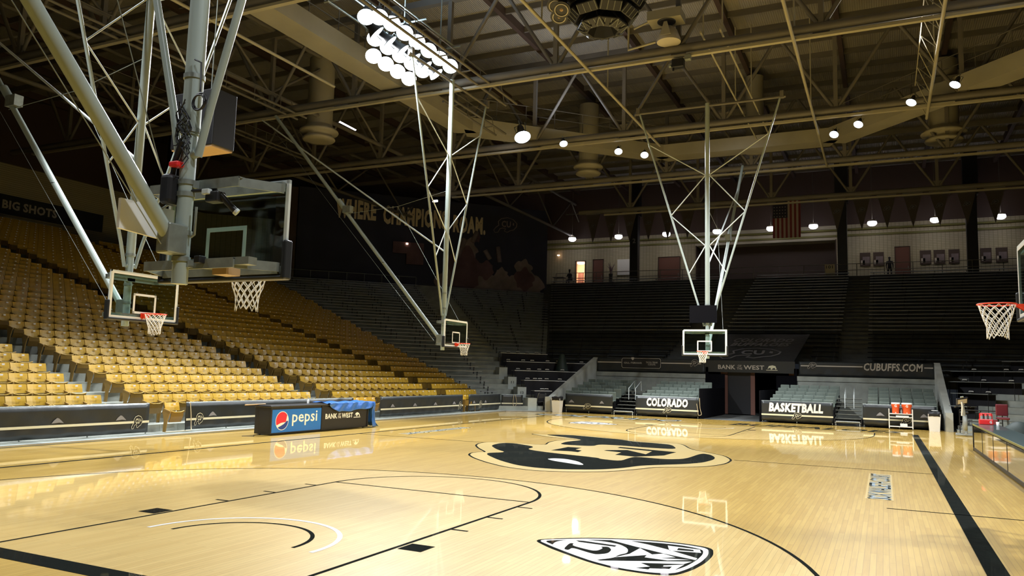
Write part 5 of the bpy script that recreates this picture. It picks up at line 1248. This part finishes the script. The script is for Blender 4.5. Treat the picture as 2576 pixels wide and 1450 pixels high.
# ================================================================ FLOOR OBJECTS OF THE FAR END
def can(x, y, label, ring=False):
    t = thing('trash_can', label, 'trash can', (x, y, 0), 'white trash cans of the far end'); b = MB('white')
    vs = [(x + sx * w_, y + sy * w_, z) for z, w_ in ((0, .19), (.70, .235), (.72, .235), (.72, .215), (.1, .18)) for sx, sy in ((-1, -1), (1, -1), (1, 1), (-1, 1))]
    fs = [(0, 3, 2, 1)]
    for r in range(4):
        for q in range(4): fs.append((r * 4 + q, r * 4 + (q + 1) % 4, r * 4 + 4 + (q + 1) % 4, r * 4 + 4 + q))
    b.add(vs, fs + [(16, 17, 18, 19)]); b.build('bin', t)
    b = MB('black'); rn = random.Random(3); n = 24; vs = []
    for z, w_ in ((.62, .243), (.72, .248), (.80, .23), (.76, .19), (.4, .17)):
        for i in range(n):
            a = 2 * PI * i / n; q = 1 / max(abs(math.cos(a)), abs(math.sin(a))); q = min(q, 1.32); vs.append((x + w_ * q * math.cos(a), y + w_ * q * math.sin(a), z + rn.uniform(-.02, .02)))
    fs = [(r * n + i, r * n + (i + 1) % n, (r + 1) * n + (i + 1) % n, (r + 1) * n + i) for r in range(4) for i in range(n)] + [tuple(4 * n + i for i in range(n))]
    b.add(vs, fs); b.build('bag', t)
    if ring: MB('white').ring((x + .03, y, .86), .12, .012, 20, 6).build('ring', t)
can(-8.52, 18.0, 'white trash can with a black bag at the left wing wall'); can(8.56, 17.9, 'white trash can with a black bag at the right wing wall', True)
t = thing('utility_cart', 'white wheeled cart holding two orange coolers before the far banner', 'cart', (7.3, 18.15, 0))
b = MB('white'); 
for z in (.10, .50, .64): b.rbox((6.88, 17.9, z), (7.74, 18.38, z + .03), .008)
b.build('shelf', t)
for x in (6.86, 7.76):
    for y in (17.9, 18.38):
        g = MB('white'); g.tube([(x, y, .06), (x, y, .86)], .02, 8); g.build('post', t); g = MB('grey'); g.tube([(x - .015, y, .035), (x + .015, y, .035)], .035, 10); g.build('wheel', t)
for x, r, l in ((7.12, .165, 'smaller orange drinks cooler, left of the pair on the white cart'), (7.55, .20, 'larger orange drinks cooler with white lid, right of the pair on the cart')):
    t = thing('drinks_cooler', l, 'cooler', (x, 18.12, .67), 'orange coolers on the cart')
    b = MB('cooler'); b.lathe([(r * .82, 0), (r * .86, .28), (r * 1.0, .29), (r, .40)], (x, 18.12, .67), 24); b.build('body', t)
    b = MB('white'); b.lathe([(r * 1.03, .40), (r * 1.03, .45), (r * .9, .46)], (x, 18.12, .67), 24); b.build('lid', t)
    F = frame((x, 18.12 - r - .005, .67), (1, 0, 0), (0, 0, 1)); b = MB('white'); textmb(b, 'G', F, -.045, .27, .09, .11, bold=.04, d=.006); b.prism([(-.03, .02), (.03, .02), (.0, .07)], F, .03); b.build('lettering', t)
t = thing('bottle', 'small clear bottle between the two orange coolers', 'bottle', (7.335, 18.0, .67)); MB('grey').lathe([(.03, 0), (.03, .12), (.012, .16), (.012, .19)], (7.335, 18.0, .67), 10).build('bottle_body', t)
t = thing('storage_tub', 'white tub on the bottom shelf of the cart', 'tub', (7.42, 18.1, .13)); MB('white').rbox((7.28, 17.98, .13), (7.56, 18.22, .25), .02).build('tub_body', t)
t = thing('storage_tray', 'shallow pale tray on the middle shelf of the cart', 'tray', (7.35, 18.1, .53)); MB('white').rbox((7.12, 17.95, .53), (7.62, 18.3, .59), .015).build('tray_body', t)
# exercise machine
t = thing('exercise_bike', 'grey exercise bike with slanted console near the end of the courtside table', 'exercise bike', (9.5, 15.6, 0))
b = MB('grey'); b.rbox((9.15, 15.35, .02), (9.85, 15.47, .08), .02); b.rbox((9.2, 16.05, .02), (9.8, 16.15, .08), .02); b.rbox((9.46, 15.35, .05), (9.56, 16.1, .14), .03); b.build('base', t)
b = MB('grey'); b.lathe([(.02, -.07), (.33, -.06), (.35, 0), (.33, .06), (.02, .07)], (0, 0, 0), 24)
m = Matrix.Translation((9.5, 15.62, .48)) @ Matrix.Rotation(PI / 2, 4, 'Y'); b.v = [m @ v for v in b.v]; b.rbox((9.43, 15.4, .1), (9.57, 16.0, .5), .04); b.build('flywheel_cover', t)
b = MB('grey'); b.tube([(9.5, 15.55, .5), (9.47, 15.45, .95), (9.42, 15.38, 1.25)], .05, 12, r2=.035); b.use('white').tube([(9.38, 15.36, .78), (9.40, 15.30, 1.12), (9.38, 15.28, 1.3)], .03, 10); b.build('column', t)
b = MB('screen'); m = Matrix.Translation((9.40, 15.34, 1.34)) @ Matrix.Rotation(.5, 4, 'X') @ Matrix.Rotation(.4, 4, 'Z'); b.X = m; b.rbox((-.22, -.03, -.14), (.22, .04, .14), .02); b.use('tanp').box((-.17, -.035, -.09), (.17, -.03, .09)); b.use('galv').rbox((-.06, -.02, .14), (.06, .03, .20), .01); b.build('console', t)
b = MB('black'); b.tube([(9.42, 15.4, 1.18), (9.2, 15.55, 1.12), (9.18, 15.75, 1.08)], .018, 8); b.tube([(9.42, 15.4, 1.18), (9.68, 15.5, 1.14), (9.72, 15.75, 1.1)], .018, 8); b.build('handlebar', t)
b = MB('black'); b.rbox((9.36, 15.85, .86), (9.66, 16.1, .93), .03); b.use('galv').tube([(9.51, 15.95, .15), (9.51, 15.97, .86)], .025, 8); b.build('saddle', t)
b = MB('black'); b.tube([(9.36, 15.62, .48), (9.36, 15.5, .36)], .015, 6); b.tube([(9.64, 15.62, .48), (9.64, 15.74, .60)], .015, 6); b.rbox((9.24, 15.45, .34), (9.36, 15.56, .37), .01); b.rbox((9.64, 15.69, .59), (9.76, 15.8, .62), .01); b.build('pedal', t)
# courtside table on the right with glossy front
t = thing('scorer_table', 'long courtside table at right, glossy black front panels mirroring the floor', 'table', (9.4, 0, 0))
b = MB('tablet'); b.box((9.10, -9.0, .76), (9.75, 8.0, .80)); b.use('olive').box((9.085, -9.0, .755), (9.10, 8.0, .80)); b.build('table_top', t)
for i in range(7):
    y0 = 7.98 - 2.42 * i; y1 = y0 - 2.38
    b = MB('mirror'); b.box((9.10, y1, .10), (9.13, y0, .74)); b.build('front_panel', t)
b = MB('black'); b.box((9.09, -9, .02), (9.16, 8.0, .10)); b.box((9.10, -9, .73), (9.15, 8, .76)); b.box((9.13, 7.94, .0), (9.75, 8.0, .76)); b.box((9.085, 7.93, .0), (9.13, 8.01, .78))
for i in range(1, 7): b.box((9.095, 7.99 - 2.42 * i - .02, .1), (9.135, 7.99 - 2.42 * i + .03, .74))
b.build('frame', t)
for i in range(5):
    g = MB('galv'); g.tube([(9.7, 7.8 - i * 3.6, 0), (9.7, 7.8 - i * 3.6, .76)], .02, 8); g.build('leg', t)
t = thing('bottle_carrier', 'red bottle carrier with a white letter standing on the near end of the courtside table', 'carrier', (9.42, 7.75, .80))
b = MB('redpl'); b.rbox((9.24, 7.62, .80), (9.60, 7.88, .96), .02); b.rbox((9.27, 7.72, 1.10), (9.57, 7.78, 1.14), .015); b.box((9.25, 7.73, .9), (9.28, 7.77, 1.12)); b.box((9.56, 7.73, .9), (9.59, 7.77, 1.12))
b.use('white'); textmb(b, 'G', frame((9.50, 7.615, .84), (1, 0, 0), (0, 0, 1)), 0, 0, .06, .08, bold=.04); b.build('basket', t)
for i in range(3):
    for j in range(2):
        q = thing('squeeze_bottle', 'green-topped squeeze bottle in the red carrier, %s from the left, %s row' % (ordn(i + 1), 'front' if j == 0 else 'back'), 'bottle', (9.31 + .11 * i, 7.69 + .12 * j, .97), 'squeeze bottles in the red carrier')
        g = MB('grey'); g.lathe([(.036, -.1), (.036, .07), (.03, .09)], (9.31 + .11 * i, 7.69 + .12 * j, .97), 10); g.build('bottle_body', q); g = MB('redpl'); g.lathe([(.034, .09), (.03, .12), (.008, .13), (.008, .15)], (9.31 + .11 * i, 7.69 + .12 * j, .97), 10); g.build('cap', q)
t = thing('paper_cup', 'pale cup standing on the courtside table behind the red carrier', 'cup', (9.66, 7.2, .8)); MB('white').lathe([(.035, 0), (.045, .11), (.04, .11), (.032, .01)], (9.66, 7.2, .8), 14).build('cup_body', t)
def stackchair(loc, rz, label): return folding(loc, rz, label, 'maroon')
stackchair((9.95, 11.2, 0), PI * .9, 'maroon padded chair behind the exercise bike near the courtside table')
t = thing('bar_stool', 'tall maroon backed stool in front of the right press tables', 'stool', (10.65, 14.6, 0))
MB('maroon').rbox((10.45, 14.45, .72), (10.85, 14.85, .80), .03).build('seat', t); MB('maroon').rbox((10.45, 14.84, .85), (10.85, 14.92, 1.28), .03).build('backrest', t)
b = MB('black')
for sx in (-1, 1):
    for sy in (-1, 1): b.tube([(10.65 + sx * .22, 14.66 + sy * .22, 0), (10.65 + sx * .15, 14.66 + sy * .15, .72)], .014, 6)
    b.tube([(10.65 + sx * .17, 14.84, .75), (10.65 + sx * .17, 14.88, 1.0)], .014, 6)
b.ring((10.65, 14.66, .28), .25, .01, 20, 5); b.build('leg_frame', t)
b = MB('grn'); b.lathe([(.55, 0), (.58, .3), (.45, .62), (.2, .82), (.03, .86)], (10.5, 9.6, 0), 16); tag(b.build('covered_equipment'), 'dark tarp covered mound behind the courtside table', 'cover')
for x, y, l in ((10.35, 5.4, 'dark blue office chair back behind the courtside table at the right edge'), (10.3, 3.6, 'second dark chair behind the courtside table, cut by the right edge')):
    t = thing('office_chair', l, 'chair', (x, y, 0), None)
    MB('black').rbox((x - .24, y - .24, .42), (x + .24, y + .24, .50), .04).build('seat', t); MB('black').rbox((x + .20, y - .24, .55), (x + .28, y + .24, .98), .04).build('backrest', t)
    b = MB('black'); b.tube([(x, y, .08), (x, y, .42)], .03, 8)
    for i in range(5): a = i * 2 * PI / 5; b.tube([(x, y, .1), (x + .26 * math.cos(a), y + .26 * math.sin(a), .06)], .02, 6); b.lathe([(.02, 0), (.025, .02), (.02, .05)], (x + .26 * math.cos(a), y + .26 * math.sin(a), 0), 8)
    b.tube([(x + .1, y, .44), (x + .24, y, .6)], .02, 6); b.build('wheel_base', t)
t = thing('railing', 'black pipe railing by the stairs of the right corner', 'railing', (9.75, 17.6, 0)); b = MB('black')
for z in (.5, .95): b.tube([(9.45, 17.3, z), (10.9, 17.0, z)], .022, 6)
for f in (0, .5, 1): b.tube([(9.45 + 1.45 * f, 17.3 - .3 * f, 0), (9.45 + 1.45 * f, 17.3 - .3 * f, .95)], .022, 6)
b.build('pipes', t)
MB('curb').box((9.4, 17.6, -.03), (12.4, 18.6, .10)).build('floor_kerb')['kind'] = 'structure'

# ================================================================ ADVERTISING CONSOLE AND TARP
t = thing('advertising_console', 'low black console with a blue soda panel and a black bank panel', 'console', (-9.3, 0, 0))
x0, x1 = -9.58, -9.0; ya, yb_ = -2.36, 2.28
b = MB('black'); b.rbox((x0, ya, .03), (x1, yb_, .80), .015); b.rbox((x0 - .02, ya - .03, .78), (x1 + .03, yb_ + .03, .84), .02)
for y in (ya, -.14, yb_ - .05): b.box((x1, y, .04), (x1 + .02, y + .05, .78))
b.build('cabinet', t)
for y in (ya + .15, yb_ - .15):
    for x in (x0 + .08, x1 - .08): g = MB('black'); g.tube([(x - .02, y, .025), (x + .02, y, .025)], .025, 10); g.build('wheel', t)
F = frame((x1 + .002, ya + .05, 0), (0, 1, 0), (0, 0, 1))
b = MB('pepsib'); b.prism([(0, .07), (2.15, .07), (2.15, .72), (0, .72)], F, .012); F2 = F @ Matrix.Translation((0, 0, .013))
cx, cy, R_ = .42, .40, .27
circ = lambda r, n=40: [(cx + r * math.cos(2 * PI * i / n), cy + r * math.sin(2 * PI * i / n)) for i in range(n)]
b.use('whitet').prism(circ(R_), F2, .002); F3 = F2 @ Matrix.Translation((0, 0, .003)); r = R_ * .93
top = [(cx + r * math.cos(a), cy + r * math.sin(a)) for a in [math.radians(d) for d in range(8, 213, 8)]]
wave = [(cx - r * .85 + 1.85 * r * i / 10, cy - r * .48 + r * .12 * math.sin(i * .5) + r * .62 * (i / 10) ** 1.6) for i in range(0, 11)]
b.use('red').prism([(cx + r * math.cos(math.radians(d)), cy + r * math.sin(math.radians(d))) for d in range(38, 208, 8)] + wave[:9], F3, .002)
b.use('navy').prism([(cx + r * math.cos(math.radians(d)), cy + r * math.sin(math.radians(d))) for d in range(228, 358, 8)] + [(cx + .8 * r, cy - .02 * r), (cx + .3 * r, cy - .38 * r), (cx - .2 * r, cy - .58 * r)], F3, .002)
b.use('whitet'); textmb(b, 'pepsi', F2, .84, .23, 1.12, .42, bold=.012); b.build('soda_panel', t)
b = MB('black'); F = frame((x1 + .002, -.08, 0), (0, 1, 0), (0, 0, 1)); b.prism([(0, .07), (2.2, .07), (2.2, .74), (0, .74)], F, .012); F2 = F @ Matrix.Translation((0, 0, .013)); b.use('whitet')
textmb(b, 'BANK', F2, .12, .37, .58, .16, bold=.03); textmb(b, 'OF\nTHE', F2, .73, .37, .17, .16, bold=.01); textmb(b, 'WEST', F2, .93, .37, .58, .16, bold=.03)
b.prism([(1.56, .36), (1.92, .36), (1.92, .38), (1.56, .38)], F2, .003); b.prism([(1.60, .40), (1.66, .50), (1.74, .53), (1.84, .50), (1.90, .41), (1.86, .39), (1.83, .46), (1.77, .45), (1.75, .40), (1.70, .40), (1.69, .46), (1.64, .45)], F2, .003)
b.build('bank_panel', t)
rn = random.Random(11)
b = MB('tarp'); b.smooth = True; NU, NV = 44, 22
vs = []
for i in range(NU + 1):
    u = i / NU; y = .15 + 2.3 * u; hang = (.05 + .24 * min(1, u * 5)) * (1 - .45 * max(0, u - .3)) + .02 * math.sin(u * 17)
    for j in range(NV + 1):
        v = j / NV
        if v < .5: x = x0 - .03 + (x1 + .09 - x0) * (v / .5); z = .862 + .015 * math.sin(u * 21 + v * 9) + .012 * math.sin(u * 8 - v * 17)
        else: q = (v - .5) / .5; x = x1 + .06 + .03 * math.sin(u * 26 + q * 3) + .02 * q; z = .86 - hang * q
        vs.append((x, y + .02 * math.sin(v * 11 + u * 5), z))
fs = [(i * (NV + 1) + j, (i + 1) * (NV + 1) + j, (i + 1) * (NV + 1) + j + 1, i * (NV + 1) + j + 1) for i in range(NU) for j in range(NV)]
b.add(vs, fs)
vs = []; NU2, NV2 = 20, 22      # end flap falling to the floor
for i in range(NU2 + 1):
    u = i / NU2; x = x0 - .05 + (x1 + .14 - x0) * u
    for j in range(NV2 + 1):
        v = j / NV2; z = .865 - .84 * v; y = 2.42 + .13 * v ** .6 + .05 * math.sin(u * 13 + v * 2) * v + .03 * math.sin(u * 27) * v
        if v > .8: y += (v - .8) * 1.1
        vs.append((x + .03 * math.sin(v * 8 + u * 4) * v, y, max(z, .012 + .02 * abs(math.sin(u * 20)))))
b.add(vs, [(i * (NV2 + 1) + j, (i + 1) * (NV2 + 1) + j, (i + 1) * (NV2 + 1) + j + 1, i * (NV2 + 1) + j + 1) for i in range(NU2) for j in range(NV2)])
vs = []                        # front corner fold joining both
for i in range(9):
    u = i / 8; y = 2.40 + .18 * u
    for j in range(NV2 + 1):
        v = j / NV2; vs.append((x1 + .09 + .02 * math.sin(v * 9) - .05 * u, y + .10 * v * u + .02 * math.sin(v * 14), max(.86 - .84 * v, .012)))
b.add(vs, [(i * (NV2 + 1) + j, (i + 1) * (NV2 + 1) + j, (i + 1) * (NV2 + 1) + j + 1, i * (NV2 + 1) + j + 1) for i in range(8) for j in range(NV2)])
o = b.build('tarpaulin'); md = o.modifiers.new('thick', 'SOLIDIFY'); md.thickness = .004
tag(o, 'crumpled blue tarp draped over the right half of the black advertising console', 'tarp')
tag(MB('gold_wood').tube([(-9.5, -2.85, .855), (-9.45, -2.1, .865)], .018, 8).build('wooden_stick'), 'light wooden stick poking out over the left end of the advertising console', 'stick')
t = thing('spray_bottle', 'small white bottle standing on the console beside the blue tarp', 'bottle', (-9.45, -.25, .84)); MB('white').lathe([(.035, 0), (.035, .10), (.012, .13), (.012, .17), (.02, .17), (.02, .19)], (-9.45, -.25, .84), 12).build('bottle_body', t)
tag(MB('black').tube([(-9.3, -2.4, .05), (-9.35, -2.6, .01), (-9.1, -2.85, .01), (-9.4, -3.0, .01)], .008, 6).build('power_cable'), 'thin black cable lying on the floor left of the advertising console', 'cable')
def rope(pts, label):
    P = []
    for i in range(len(pts) - 1):
        a, c = Vector(pts[i]), Vector(pts[i + 1])
        for q in range(4): P.append(a.lerp(c, q / 4))
    P.append(Vector(pts[-1])); P = [P[0]] + [(P[i - 1] + P[i] * 2 + P[i + 1]) / 4 for i in range(1, len(P) - 1)] + [P[-1]]
    tag(MB('rope').tube(P, .014, 6).build('rope'), label, 'rope', 'cords tied to the barrier banners')
rope([(-11.12, -3.3, .86), (-11.1, -3.26, .5), (-11.08, -3.25, .15), (-10.95, -3.35, .10), (-10.98, -3.8, .09), (-11.0, -4.2, .09)], 'tan cord hanging down the left end of the banner behind the console')
rope([(-10.63, 17.2, .84), (-10.66, 17.15, .4), (-10.60, 17.25, .16), (-10.52, 17.35, .4), (-10.58, 17.28, .84)], 'looped cord hanging on the folded corner banner')
rope([(-1.36, 18.55, 1.0), (-1.34, 18.55, .5), (-1.25, 18.55, .2), (-1.42, 18.55, .15), (-1.45, 18.55, .45), (-1.5, 18.55, .72)], 'looped cord hanging at the right end of the big lettering banner before the passage')
